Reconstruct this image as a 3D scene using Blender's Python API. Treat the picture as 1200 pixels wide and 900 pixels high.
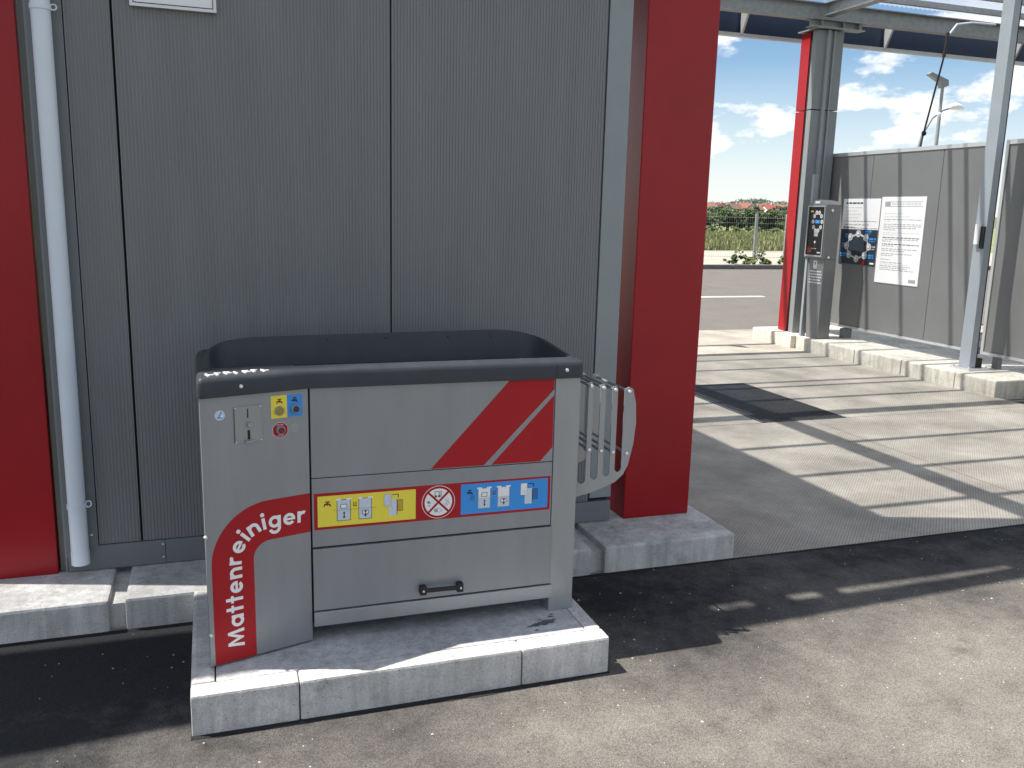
import bpy, bmesh, math, random
from mathutils import Vector, Matrix
random.seed(7)
R = math.radians
for o in list(bpy.data.objects): bpy.data.objects.remove(o)
sc = bpy.context.scene
C = sc.collection
# ------------------------------------------------------------------ camera
FPX, PITCH, ROLL, YAW, EYE = 1033.775, R(11.051), R(1.42), R(19.025), 1.65
fw = Vector((math.sin(YAW)*math.cos(PITCH), math.cos(YAW)*math.cos(PITCH), -math.sin(PITCH)))
r0 = Vector((math.cos(YAW), -math.sin(YAW), 0)); u0 = r0.cross(fw)
rt = math.cos(ROLL)*r0 + math.sin(ROLL)*u0; up = -math.sin(ROLL)*r0 + math.cos(ROLL)*u0
cd = bpy.data.cameras.new('camera'); cam = bpy.data.objects.new('camera', cd); C.objects.link(cam)
cam.matrix_world = Matrix(((rt.x, up.x, -fw.x, 0), (rt.y, up.y, -fw.y, 0), (rt.z, up.z, -fw.z, EYE), (0, 0, 0, 1)))
cd.sensor_width = 36; cd.lens = 36*FPX/1200; cd.clip_end = 6000; cd.clip_start = .05
sc.camera = cam
# ------------------------------------------------------------------ sky
SUNV = Vector((-.518, .156, 1.0)).normalized()
w = bpy.data.worlds.new('World'); sc.world = w; w.use_nodes = True
nt = w.node_tree; nt.nodes.clear()
def N(t, typ, **kw):
    n = t.nodes.new(typ)
    for k, v in kw.items():
        if hasattr(n, k): setattr(n, k, v)
        else: n.inputs[k.replace('_', ' ')].default_value = v
    return n
sky = N(nt, 'ShaderNodeTexSky', sky_type='NISHITA', sun_disc=False)
sky.sun_elevation = math.asin(SUNV.z); sky.sun_rotation = math.atan2(SUNV.x, SUNV.y)
sky.air_density = 1.0; sky.dust_density = .3; sky.ozone_density = 2.5
tc = N(nt, 'ShaderNodeTexCoord'); mp = N(nt, 'ShaderNodeMapping'); mp.inputs['Scale'].default_value = (1.0, 1.0, 2.2)
mp.inputs['Location'].default_value = (.35, .1, .0)
no = N(nt, 'ShaderNodeTexNoise', Scale=9.5, Detail=11.0, Roughness=.56); no.inputs['Distortion'].default_value = .0
no2 = N(nt, 'ShaderNodeTexNoise', Scale=1.7, Detail=3.0)
ad = N(nt, 'ShaderNodeMath', operation='ADD'); mu = N(nt, 'ShaderNodeMath', operation='MULTIPLY_ADD')
mu.inputs[1].default_value = .5; mu.inputs[2].default_value = -.25
rp = N(nt, 'ShaderNodeValToRGB'); rp.color_ramp.elements[0].position = .47; rp.color_ramp.elements[1].position = .57
rp.color_ramp.interpolation = 'EASE'
rc = N(nt, 'ShaderNodeValToRGB'); rc.color_ramp.elements[0].position = .5; rc.color_ramp.elements[1].position = .72
rc.color_ramp.elements[0].color = (.82, .85, .89, 1); rc.color_ramp.elements[1].color = (1, .985, .96, 1)
b1 = N(nt, 'ShaderNodeBackground'); b1.inputs['Strength'].default_value = .075
b2 = N(nt, 'ShaderNodeBackground'); b2.inputs['Strength'].default_value = .72
mx = N(nt, 'ShaderNodeMixShader'); ou = N(nt, 'ShaderNodeOutputWorld')
L = nt.links.new
L(tc.outputs['Generated'], mp.inputs[0]); L(mp.outputs[0], no.inputs['Vector']); L(mp.outputs[0], no2.inputs['Vector'])
L(no2.outputs[0], mu.inputs[0]); L(no.outputs[0], ad.inputs[0]); L(mu.outputs[0], ad.inputs[1])
L(ad.outputs[0], rp.inputs[0]); L(ad.outputs[0], rc.inputs[0])
gmm = N(nt, 'ShaderNodeHueSaturation'); gmm.inputs['Saturation'].default_value = 1.12; L(sky.outputs[0], gmm.inputs['Color']); L(gmm.outputs[0], b1.inputs[0]); L(rc.outputs[0], b2.inputs[0])
sz = N(nt, 'ShaderNodeSeparateXYZ'); L(tc.outputs['Generated'], sz.inputs[0])
hzr = N(nt, 'ShaderNodeMapRange'); hzr.inputs['From Min'].default_value = .0; hzr.inputs['From Max'].default_value = .16; hzr.inputs['To Min'].default_value = .72; hzr.inputs['To Max'].default_value = .0
L(sz.outputs['Z'], hzr.inputs[0]); mxx = N(nt, 'ShaderNodeMath', operation='MAXIMUM'); L(hzr.outputs[0], mxx.inputs[0]); L(rp.outputs[0], mxx.inputs[1])
L(mxx.outputs[0], mx.inputs[0]); L(b1.outputs[0], mx.inputs[1]); L(b2.outputs[0], mx.inputs[2]); L(mx.outputs[0], ou.inputs[0])
# ------------------------------------------------------------------ sun
sl = bpy.data.lights.new('sun', 'SUN'); sl.energy = 5.0; sl.angle = R(.53); sl.color = (1, .94, .85)
so = bpy.data.objects.new('sun', sl); C.objects.link(so); so.location = (0, 0, 30)
so.rotation_euler = SUNV.to_track_quat('Z', 'Y').to_euler()
# ------------------------------------------------------------------ exposure
sc.view_settings.view_transform = 'Standard'; sc.view_settings.look = 'None'
sc.view_settings.exposure = 0.85; sc.view_settings.gamma = 1; sc.view_settings.use_curve_mapping = False
sc.render.engine = 'CYCLES'; sc.cycles.max_bounces = 8; sc.cycles.transparent_max_bounces = 12

# ================================================================== helpers
def mat(name, col, rough=.6, metal=0., spec=.5, var=.0, vscale=6., bump=0., bscale=40., vcol=None, coat=0., stretch=None):
    m = bpy.data.materials.new(name); m.use_nodes = True
    t = m.node_tree; p = t.nodes['Principled BSDF']
    p.inputs['Base Color'].default_value = (*col, 1); p.inputs['Roughness'].default_value = rough
    p.inputs['Metallic'].default_value = metal; p.inputs['Specular IOR Level'].default_value = spec
    p.inputs['Coat Weight'].default_value = coat
    if var or bump:
        g = N(t, 'ShaderNodeNewGeometry'); mpp = N(t, 'ShaderNodeMapping')
        if stretch: mpp.inputs['Scale'].default_value = stretch
        t.links.new(g.outputs['Position'], mpp.inputs[0])
    if var:
        n = N(t, 'ShaderNodeTexNoise', Scale=vscale, Detail=6.0, Roughness=.6)
        t.links.new(mpp.outputs[0], n.inputs['Vector'])
        rr = N(t, 'ShaderNodeValToRGB'); rr.color_ramp.elements[0].position = .3; rr.color_ramp.elements[1].position = .7
        a = vcol if vcol else tuple(c*(1-var) for c in col)
        rr.color_ramp.elements[0].color = (*a, 1); rr.color_ramp.elements[1].color = (*tuple(min(1, c*(1+var)) for c in col), 1)
        t.links.new(n.outputs[0], rr.inputs[0]); t.links.new(rr.outputs[0], p.inputs['Base Color'])
        rm = N(t, 'ShaderNodeMapRange'); rm.inputs['To Min'].default_value = max(.02, rough-.08); rm.inputs['To Max'].default_value = min(1, rough+.08)
        t.links.new(n.outputs[0], rm.inputs[0]); t.links.new(rm.outputs[0], p.inputs['Roughness'])
    if bump:
        n2 = N(t, 'ShaderNodeTexNoise', Scale=bscale, Detail=4.0); bp = N(t, 'ShaderNodeBump'); bp.inputs['Strength'].default_value = bump
        bp.inputs['Distance'].default_value = .01
        t.links.new(mpp.outputs[0], n2.inputs['Vector']); t.links.new(n2.outputs[0], bp.inputs['Height']); t.links.new(bp.outputs[0], p.inputs['Normal'])
    return m

ORG = {}
def empty(name, loc):
    o = bpy.data.objects.new(name, None); C.objects.link(o); o.location = loc; o.empty_display_size = .1
    ORG[o.name] = Vector(loc); return o
def tag(o, label, cat=None, group=None):
    o['label'] = label
    if cat: o['category'] = cat
    if group: o['group'] = group
    return o
def struct(o, label=None, kind='structure'):
    o['kind'] = kind
    if label: o['label'] = label
    return o
def obj(name, verts, faces, m, parent=None, smooth=False, bevel=0, fmat=None, seg=2):
    vs = [Vector(v) for v in verts]
    lo = Vector((min(v.x for v in vs), min(v.y for v in vs), min(v.z for v in vs)))
    hi = Vector((max(v.x for v in vs), max(v.y for v in vs), max(v.z for v in vs)))
    c = (lo+hi)/2; c.z = lo.z
    me = bpy.data.meshes.new(name); me.from_pydata([v-c for v in vs], [], faces)
    for mm in (m if isinstance(m, (list, tuple)) else [m]): me.materials.append(mm)
    bm = bmesh.new(); bm.from_mesh(me)
    if fmat is not None:
        for f, i in zip(bm.faces, fmat): f.material_index = i
    if fmat is None: bmesh.ops.recalc_face_normals(bm, faces=bm.faces)
    if bevel:
        es = [e for e in bm.edges if len(e.link_faces) == 2 and e.calc_face_angle(0) > .5]
        bmesh.ops.bevel(bm, geom=es, offset=bevel, segments=seg, affect='EDGES', profile=.6, clamp_overlap=True)
    if smooth:
        for f in bm.faces: f.smooth = True
    bm.to_mesh(me); bm.free()
    if smooth: me.set_sharp_from_angle(angle=R(40))
    o = bpy.data.objects.new(name, me); C.objects.link(o)
    po = ORG[parent.name] if parent else Vector((0, 0, 0))
    o.parent = parent; o.location = c-po; ORG[o.name] = c
    return o
def dup(o, d, parent=None):
    c = o.copy(); C.objects.link(c)
    c.location = o.location + Vector(d); ORG[c.name] = ORG[o.name]+Vector(d)
    if parent: c.parent = parent; c.location = ORG[c.name]-ORG[parent.name]
    for ch in o.children:
        k = ch.copy(); C.objects.link(k); k.parent = c; ORG[k.name] = ORG[ch.name]+Vector(d)
    return c
BF = [(0, 3, 2, 1), (4, 5, 6, 7), (0, 1, 5, 4), (1, 2, 6, 5), (2, 3, 7, 6), (3, 0, 4, 7)]
def bv(x0, x1, y0, y1, z0, z1):
    return [(x0, y0, z0), (x1, y0, z0), (x1, y1, z0), (x0, y1, z0), (x0, y0, z1), (x1, y0, z1), (x1, y1, z1), (x0, y1, z1)]
def box(name, x0, x1, y0, y1, z0, z1, m, parent=None, bevel=0, **k):
    return obj(name, bv(x0, x1, y0, y1, z0, z1), BF, m, parent, bevel=bevel, **k)
def boxes(name, L_, m, parent=None, bevel=0, **k):
    V, F = [], []
    for b in L_:
        s = len(V); V += bv(*b); F += [tuple(i+s for i in f) for f in BF]
    return obj(name, V, F, m, parent, bevel=bevel, **k)
def prism(name, poly, d, m, parent=None, bevel=0, **k):
    """poly: list of 3-D points, extruded by vector d"""
    n = len(poly); d = Vector(d)
    V = [Vector(p) for p in poly] + [Vector(p)+d for p in poly]
    F = [tuple(range(n)), tuple(range(2*n-1, n-1, -1))] + [(i, i+n, (i+1) % n+n, (i+1) % n) for i in range(n)]
    return obj(name, V, F, m, parent, bevel=bevel, **k)
def tubev(pts, r, n=10, cap=True):
    pts = [Vector(p) for p in pts]; V, F = [], []
    rs = r if isinstance(r, (list, tuple)) else [r]*len(pts)
    ref = None
    for i, p in enumerate(pts):
        t = (pts[min(i+1, len(pts)-1)]-pts[max(i-1, 0)]).normalized()
        if ref is None: ref = t.orthogonal().normalized()
        ref = (ref - t*ref.dot(t)).normalized(); b = t.cross(ref)
        for k in range(n):
            a = 2*math.pi*k/n; V.append(p+rs[i]*(math.cos(a)*ref+math.sin(a)*b))
    for i in range(len(pts)-1):
        for k in range(n):
            F.append((i*n+k, i*n+(k+1) % n, (i+1)*n+(k+1) % n, (i+1)*n+k))
    if cap: F += [tuple(range(n-1, -1, -1)), tuple(range((len(pts)-1)*n, len(pts)*n))]
    return V, F
def tube(name, pts, r, m, parent=None, n=10, cap=True, smooth=True):
    V, F = tubev(pts, r, n, cap); return obj(name, V, F, m, parent, smooth=smooth)
def multi(name, parts, m, parent=None, **k):
    V, F = [], []
    for v, f in parts:
        s = len(V); V += list(v); F += [tuple(i+s for i in g) for g in f]
    return obj(name, V, F, m, parent, **k)
def ibeam(name, a, b, h, wd, m, parent, tf=.012, tw=.008):
    """I-section between points a, b (bottom centre line), horizontal"""
    a, b = Vector(a), Vector(b); t = (b-a).normalized(); s = t.cross(Vector((0, 0, 1))).normalized(); z = Vector((0, 0, 1))
    prof = [(-wd/2, 0), (wd/2, 0), (wd/2, tf), (tw/2, tf), (tw/2, h-tf), (wd/2, h-tf), (wd/2, h), (-wd/2, h), (-wd/2, h-tf), (-tw/2, h-tf), (-tw/2, tf), (-wd/2, tf)]
    return prism(name, [a+s*p+z*q for p, q in prof], b-a, m, parent)
class Print:
    """flat print on a surface: layered coloured shapes, one mesh"""
    def __init__(s, O, u, v, step=.0004):
        s.O, s.u, s.v = Vector(O), Vector(u).normalized(), Vector(v).normalized(); s.n = s.u.cross(s.v).normalized()
        s.V, s.F, s.M, s.ms, s.step = [], [], [], [], step
    def poly(s, pts, m, layer=0):
        if m not in s.ms: s.ms.append(m)
        k = len(s.V)
        s.V += [s.O+s.u*a+s.v*b+s.n*(s.step*(layer+1)) for a, b in pts]
        s.F.append(tuple(range(k, k+len(pts)))); s.M.append(s.ms.index(m))
    def rect(s, a0, a1, b0, b1, m, layer=0): s.poly([(a0, b0), (a1, b0), (a1, b1), (a0, b1)], m, layer)
    def disc(s, a, b, r, m, layer=0, n=24): s.poly([(a+r*math.cos(2*math.pi*k/n), b+r*math.sin(2*math.pi*k/n)) for k in range(n)], m, layer)
    def ring(s, a, b, r, wd, m, layer=0, n=28):
        for k in range(n):
            t0, t1 = 2*math.pi*k/n, 2*math.pi*(k+1)/n
            s.poly([(a+q*math.cos(t), b+q*math.sin(t)) for q, t in ((r-wd, t0), (r, t0), (r, t1), (r-wd, t1))], m, layer)
    def line(s, p, q, wd, m, layer=0):
        d = Vector((q[0]-p[0], q[1]-p[1])); d.normalize(); e = Vector((-d.y, d.x))*wd/2
        s.poly([(p[0]-e.x, p[1]-e.y), (q[0]-e.x, q[1]-e.y), (q[0]+e.x, q[1]+e.y), (p[0]+e.x, p[1]+e.y)], m, layer)
    def frame(s, a0, a1, b0, b1, wd, m, layer=0):
        s.rect(a0, a1, b0, b0+wd, m, layer); s.rect(a0, a1, b1-wd, b1, m, layer); s.rect(a0, a0+wd, b0+wd, b1-wd, m, layer); s.rect(a1-wd, a1, b0+wd, b1-wd, m, layer)
    def build(s, name, parent=None): return obj(name, s.V, s.F, s.ms, parent, fmat=s.M)
_font = {}
def glyph(ch, bold=.0):
    if (ch, bold) in _font: return _font[(ch, bold)]
    cu = bpy.data.curves.new('t', 'FONT'); cu.body = ch; cu.size = 1; cu.offset = bold; cu.resolution_u = 4
    o = bpy.data.objects.new('t', cu); C.objects.link(o)
    dg = bpy.context.evaluated_depsgraph_get(); me = bpy.data.meshes.new_from_object(o.evaluated_get(dg))
    V = [(v.co.x, v.co.y) for v in me.vertices]; F = [tuple(p.vertices) for p in me.polygons]
    bpy.data.objects.remove(o); bpy.data.curves.remove(cu); bpy.data.meshes.remove(me)
    x0 = min(v[0] for v in V); wd = max(v[0] for v in V)-x0
    _font[(ch, bold)] = ([(x-x0, y) for x, y in V], F, wd); return _font[(ch, bold)]
def write(pr, text, a, b, size, m, layer, bold=.0, gap=.14, space=.3, width=None):
    tot = sum((glyph(c, bold)[2] if c != ' ' else space)+gap for c in text)
    if width: size = width/tot
    x = a
    for c in text:
        if c == ' ': x += (space+gap)*size; continue
        V, F, wd = glyph(c, bold)
        for f in F: pr.poly([(x+V[i][0]*size, b+V[i][1]*size) for i in f], m, layer)
        x += (wd+gap)*size

# ================================================================== materials
M = {}
M['steel'] = mat('brushed_stainless', (.27, .286, .305), .40, .38, var=.06, vscale=2.2, bump=.01, bscale=60, stretch=(5, 5, .9))
M['steel2'] = mat('bright_stainless', (.325, .342, .36), .34, .42, var=.05, vscale=3., stretch=(5, 5, .9))
M['plastic'] = mat('black_plastic', (.036, .042, .051), .45, spec=.35, var=.12, vscale=12, bump=.05, bscale=300)
M['gap'] = mat('dark_gap', (.012, .012, .013), .8)
M['red'] = mat('red_foil', (.36, .012, .018), .45, spec=.25, var=.05, vscale=5)
M['redpaint'] = mat('red_cladding', (.30, .006, .011), .34, spec=.35, var=.10, vscale=2.2, bump=.02, bscale=12)
M['yellow'] = mat('yellow_print', (.80, .68, .06), .45)
M['blue'] = mat('blue_print', (.03, .27, .72), .45)
M['white'] = mat('white_print', (.82, .82, .82), .5)
M['pale'] = mat('pale_blue_print', (.55, .63, .72), .5)
M['black'] = mat('black_print', (.015, .015, .017), .5)
M['brown'] = mat('dark_red_print', (.22, .015, .012), .5)
M['grey'] = mat('grey_print', (.35, .35, .36), .5)
M['lgrey'] = mat('light_grey_print', (.6, .6, .61), .5)
M['wall'] = mat('grey_wall_panel', (.192, .196, .200), .45, var=.07, vscale=2.5, stretch=(4, 4, .6))
M['trim'] = mat('grey_flashing', (.16, .175, .185), .45, var=.05, vscale=6)
M['trim2'] = mat('light_grey_flashing', (.25, .28, .295), .45, var=.05, vscale=6)
M['bronze'] = mat('grey_brown_profile', (.14, .135, .12), .5, var=.08)
M['lwall'] = mat('lane_wall_panel', (.178, .18, .18), .42, var=.07, vscale=2.5)
M['alu'] = mat('aluminium', (.62, .63, .63), .4, .6, var=.04)
M['galv'] = mat('galvanised_steel', (.29, .305, .31), .5, .3, var=.18, vscale=14)
M['steelp'] = mat('painted_steel', (.33, .37, .40), .5, .1, var=.05)
M['clad'] = mat('dark_grey_cladding', (.20, .22, .23), .45, var=.05)
M['pvc'] = mat('white_pvc', (.66, .72, .78), .38, var=.03)
M['navy'] = mat('navy_fascia', (.008, .024, .062), .4, var=.1)
M['bolt'] = mat('bolt_zinc', (.75, .76, .77), .3, .7)
M['rubber'] = mat('black_rubber', (.012, .012, .013), .6)
M['term'] = mat('terminal_grey', (.16, .165, .17), .4, .15, var=.05)
M['glassb'] = mat('black_screen', (.01, .01, .012), .25, spec=.2)

def concrete(name, col, dark=.6, pores=True, streak=False, scale=5.):
    m = bpy.data.materials.new(name); m.use_nodes = True; t = m.node_tree; p = t.nodes['Principled BSDF']; lk = t.links.new
    g = N(t, 'ShaderNodeNewGeometry'); mpp = N(t, 'ShaderNodeMapping'); lk(g.outputs['Position'], mpp.inputs[0])
    if streak: mpp.inputs['Scale'].default_value = (6, 6, .8)
    n1 = N(t, 'ShaderNodeTexNoise', Scale=scale, Detail=8., Roughness=.65); lk(mpp.outputs[0], n1.inputs['Vector'])
    n2 = N(t, 'ShaderNodeTexNoise', Scale=140., Detail=3.); lk(g.outputs['Position'], n2.inputs['Vector'])
    n3 = N(t, 'ShaderNodeTexNoise', Scale=2.2, Detail=5.); lk(g.outputs['Position'], n3.inputs['Vector'])
    rr = N(t, 'ShaderNodeValToRGB'); e = rr.color_ramp.elements; e[0].position = .3; e[1].position = .68
    e[0].color = (*[c*dark for c in col], 1); e[1].color = (*[min(1, c*1.12) for c in col], 1); lk(n1.outputs[0], rr.inputs[0])
    r3 = N(t, 'ShaderNodeMapRange'); r3.inputs['From Min'].default_value = .3; r3.inputs['From Max'].default_value = .7; r3.inputs['To Min'].default_value = .8; r3.inputs['To Max'].default_value = 1.08; lk(n3.outputs[0], r3.inputs[0])
    r2 = N(t, 'ShaderNodeMapRange'); r2.inputs['From Min'].default_value = .25; r2.inputs['From Max'].default_value = .75; r2.inputs['To Min'].default_value = .82; r2.inputs['To Max'].default_value = 1.15; lk(n2.outputs[0], r2.inputs[0])
    mm = N(t, 'ShaderNodeMath', operation='MULTIPLY'); lk(r2.outputs[0], mm.inputs[0]); lk(r3.outputs[0], mm.inputs[1])
    vm = N(t, 'ShaderNodeVectorMath', operation='SCALE'); lk(rr.outputs[0], vm.inputs[0]); lk(mm.outputs[0], vm.inputs['Scale'])
    last = vm.outputs[0]
    if pores:
        ms = N(t, 'ShaderNodeMapping'); ms.inputs['Scale'].default_value = (26, 26, 2.2); lk(g.outputs['Position'], ms.inputs[0])
        ns = N(t, 'ShaderNodeTexNoise', Scale=1., Detail=5., Roughness=.6); lk(ms.outputs[0], ns.inputs['Vector'])
        rs_ = N(t, 'ShaderNodeMapRange'); rs_.inputs['From Min'].default_value = .32; rs_.inputs['From Max'].default_value = .62; rs_.inputs['To Min'].default_value = .78; rs_.inputs['To Max'].default_value = 1.05; lk(ns.outputs[0], rs_.inputs[0])
        nb = N(t, 'ShaderNodeTexNoise', Scale=11., Detail=7., Roughness=.7); lk(g.outputs['Position'], nb.inputs['Vector'])
        rb_ = N(t, 'ShaderNodeMapRange'); rb_.inputs['From Min'].default_value = .28; rb_.inputs['From Max'].default_value = .46; rb_.inputs['To Min'].default_value = .70; lk(nb.outputs[0], rb_.inputs[0])
        mq = N(t, 'ShaderNodeMath', operation='MULTIPLY'); lk(rs_.outputs[0], mq.inputs[0]); lk(rb_.outputs[0], mq.inputs[1])
        v0 = N(t, 'ShaderNodeVectorMath', operation='SCALE'); lk(last, v0.inputs[0]); lk(mq.outputs[0], v0.inputs['Scale']); last = v0.outputs[0]
    if pores:
        vo = N(t, 'ShaderNodeTexVoronoi', Scale=45.); lk(g.outputs['Position'], vo.inputs['Vector'])
        pr_ = N(t, 'ShaderNodeMapRange'); pr_.inputs['From Min'].default_value = .06; pr_.inputs['From Max'].default_value = .14; pr_.inputs['To Min'].default_value = .45; lk(vo.outputs['Distance'], pr_.inputs[0])
        v2 = N(t, 'ShaderNodeVectorMath', operation='SCALE'); lk(last, v2.inputs[0]); lk(pr_.outputs[0], v2.inputs['Scale']); last = v2.outputs[0]
    lk(last, p.inputs['Base Color']); p.inputs['Roughness'].default_value = .85; p.inputs['Specular IOR Level'].default_value = .3
    bp = N(t, 'ShaderNodeBump'); bp.inputs['Strength'].default_value = .35; bp.inputs['Distance'].default_value = .004
    lk(n2.outputs[0], bp.inputs['Height']); lk(bp.outputs[0], p.inputs['Normal'])
    return m
M['kerb'] = concrete('kerb_concrete', (.60, .59, .57), .72)
M['infill'] = concrete('infill_concrete', (.52, .525, .525), .75)
M['lanekerb'] = concrete('lane_kerb_concrete', (.68, .64, .56), .8)

def lane_mat():
    m = concrete('lane_concrete', (.50, .46, .40), .64, pores=False, scale=1.8); t = m.node_tree; lk = t.links.new
    p = t.nodes['Principled BSDF']; g = N(t, 'ShaderNodeNewGeometry'); hs = []
    for a in (45, -45):
        mp_ = N(t, 'ShaderNodeMapping'); mp_.inputs['Rotation'].default_value = (0, 0, R(a)); lk(g.outputs['Position'], mp_.inputs[0])
        wv = N(t, 'ShaderNodeTexWave', Scale=21., Distortion=.0); lk(mp_.outputs[0], wv.inputs[0]); hs.append(wv)
    mn = N(t, 'ShaderNodeMath', operation='MULTIPLY'); lk(hs[0].outputs['Fac'], mn.inputs[0]); lk(hs[1].outputs['Fac'], mn.inputs[1])
    bp = N(t, 'ShaderNodeBump'); bp.inputs['Strength'].default_value = .8; bp.inputs['Distance'].default_value = .004
    lk(mn.outputs[0], bp.inputs['Height']); lk(bp.outputs[0], p.inputs['Normal'])
    src = p.inputs['Base Color'].links[0].from_socket
    mr = N(t, 'ShaderNodeMapRange'); mr.inputs['To Min'].default_value = .66; mr.inputs['To Max'].default_value = 1.2; lk(mn.outputs[0], mr.inputs[0])
    vs = N(t, 'ShaderNodeVectorMath', operation='SCALE'); lk(src, vs.inputs[0]); lk(mr.outputs[0], vs.inputs['Scale']); lk(vs.outputs[0], p.inputs['Base Color'])
    return m
M['lane'] = lane_mat()

def asphalt_mat(name, dark, dust, dust_shade=True):  # dust: pale colour, for the dusting and for asphalt outside the canopy's shade
    m = bpy.data.materials.new(name); m.use_nodes = True; t = m.node_tree; p = t.nodes['Principled BSDF']; lk = t.links.new
    g = N(t, 'ShaderNodeNewGeometry'); P = g.outputs['Position']
    agg = N(t, 'ShaderNodeTexVoronoi', Scale=230.); lk(P, agg.inputs['Vector'])
    agg2 = N(t, 'ShaderNodeTexNoise', Scale=220., Detail=3.); lk(P, agg2.inputs['Vector'])
    big = N(t, 'ShaderNodeTexNoise', Scale=1.3, Detail=9., Roughness=.66); lk(P, big.inputs['Vector'])
    mid = N(t, 'ShaderNodeTexNoise', Scale=9., Detail=11., Roughness=.74); lk(P, mid.inputs['Vector'])
    # per-stone colour
    st = N(t, 'ShaderNodeSeparateColor'); lk(agg.outputs['Color'], st.inputs[0])
    sr = N(t, 'ShaderNodeMapRange'); sr.inputs['To Min'].default_value = .76; sr.inputs['To Max'].default_value = 1.22; lk(st.outputs[0], sr.inputs[0])
    ed = N(t, 'ShaderNodeMapRange'); ed.inputs['From Min'].default_value = .2; ed.inputs['From Max'].default_value = .75; ed.inputs['To Min'].default_value = 1.08; ed.inputs['To Max'].default_value = .7; lk(agg.outputs['Distance'], ed.inputs[0])
    sp = N(t, 'ShaderNodeMath', operation='MULTIPLY'); lk(sr.outputs[0], sp.inputs[0]); lk(ed.outputs[0], sp.inputs[1])
    # pale mask: noisy dusting, plus canopy shade put into the colour along Y
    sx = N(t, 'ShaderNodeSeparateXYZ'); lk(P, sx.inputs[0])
    gr = N(t, 'ShaderNodeMapRange'); gr.inputs['From Min'].default_value = 3.35; gr.inputs['From Max'].default_value = 2.35; gr.inputs['To Min'].default_value = -.10 if dust_shade else .1; gr.inputs['To Max'].default_value = .42 if dust_shade else .1  # Y grade paints the canopy's shade dark and the open forecourt pale
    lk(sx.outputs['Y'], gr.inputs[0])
    gx = N(t, 'ShaderNodeMapRange'); gx.inputs['From Min'].default_value = -.6; gx.inputs['From Max'].default_value = 2.2; gx.inputs['To Min'].default_value = -.30 if dust_shade else 0; gx.inputs['To Max'].default_value = .03 if dust_shade else 0
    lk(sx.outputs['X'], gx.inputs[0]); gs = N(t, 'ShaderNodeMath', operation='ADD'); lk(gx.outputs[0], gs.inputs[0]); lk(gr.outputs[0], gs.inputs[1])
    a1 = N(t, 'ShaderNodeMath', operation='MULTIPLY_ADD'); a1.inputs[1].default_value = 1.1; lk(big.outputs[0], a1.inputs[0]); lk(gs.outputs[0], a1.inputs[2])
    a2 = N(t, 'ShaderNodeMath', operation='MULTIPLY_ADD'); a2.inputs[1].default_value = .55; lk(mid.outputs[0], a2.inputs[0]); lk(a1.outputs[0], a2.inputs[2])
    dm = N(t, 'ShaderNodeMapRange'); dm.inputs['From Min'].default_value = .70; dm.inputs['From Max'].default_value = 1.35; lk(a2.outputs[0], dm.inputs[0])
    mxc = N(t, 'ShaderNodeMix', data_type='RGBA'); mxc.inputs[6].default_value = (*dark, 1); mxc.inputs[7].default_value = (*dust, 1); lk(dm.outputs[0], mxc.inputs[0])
    vs = N(t, 'ShaderNodeVectorMath', operation='SCALE'); lk(mxc.outputs[2], vs.inputs[0]); lk(sp.outputs[0], vs.inputs['Scale'])
    v9 = N(t, 'ShaderNodeTexVoronoi', Scale=85.); lk(P, v9.inputs['Vector']); s9 = N(t, 'ShaderNodeSeparateColor'); lk(v9.outputs['Color'], s9.inputs[0])
    th = N(t, 'ShaderNodeMapRange'); th.inputs['From Min'].default_value = .90; th.inputs['From Max'].default_value = .93; lk(s9.outputs[0], th.inputs[0])
    ds = N(t, 'ShaderNodeMapRange'); ds.inputs['From Min'].default_value = .34; ds.inputs['From Max'].default_value = .28; lk(v9.outputs['Distance'], ds.inputs[0])
    m9 = N(t, 'ShaderNodeMath', operation='MULTIPLY'); lk(th.outputs[0], m9.inputs[0]); lk(ds.outputs[0], m9.inputs[1])
    f9 = N(t, 'ShaderNodeMapRange'); f9.inputs['To Min'].default_value = .45; f9.inputs['To Max'].default_value = 1.7; lk(s9.outputs[1], f9.inputs[0])
    l9 = N(t, 'ShaderNodeMix', data_type='FLOAT'); l9.inputs[2].default_value = 1.; lk(m9.outputs[0], l9.inputs[0]); lk(f9.outputs[0], l9.inputs[3])
    v8 = N(t, 'ShaderNodeVectorMath', operation='SCALE'); lk(vs.outputs[0], v8.inputs[0]); lk(l9.outputs[0], v8.inputs['Scale'])
    oi = N(t, 'ShaderNodeTexNoise', Scale=4.2, Detail=8., Roughness=.62); lk(P, oi.inputs['Vector'])
    orr = N(t, 'ShaderNodeMapRange'); orr.inputs['From Min'].default_value = .60; orr.inputs['From Max'].default_value = .70; orr.inputs['To Min'].default_value = 1.; orr.inputs['To Max'].default_value = .66; lk(oi.outputs[0], orr.inputs[0])
    v7 = N(t, 'ShaderNodeVectorMath', operation='SCALE'); lk(v8.outputs[0], v7.inputs[0]); lk(orr.outputs[0], v7.inputs['Scale'])
    lk(v7.outputs[0], p.inputs['Base Color']); p.inputs['Roughness'].default_value = .9; p.inputs['Specular IOR Level'].default_value = .25
    hh = N(t, 'ShaderNodeMath', operation='MULTIPLY_ADD'); hh.inputs[1].default_value = -.7; lk(agg.outputs['Distance'], hh.inputs[0]); lk(agg2.outputs[0], hh.inputs[2])
    bp = N(t, 'ShaderNodeBump'); bp.inputs['Strength'].default_value = .7; bp.inputs['Distance'].default_value = .004; lk(hh.outputs[0], bp.inputs['Height']); lk(bp.outputs[0], p.inputs['Normal'])
    return m
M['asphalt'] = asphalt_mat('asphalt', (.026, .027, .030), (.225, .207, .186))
M['road'] = asphalt_mat('road_asphalt', (.15, .14, .13), (.2, .185, .165), False)

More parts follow.
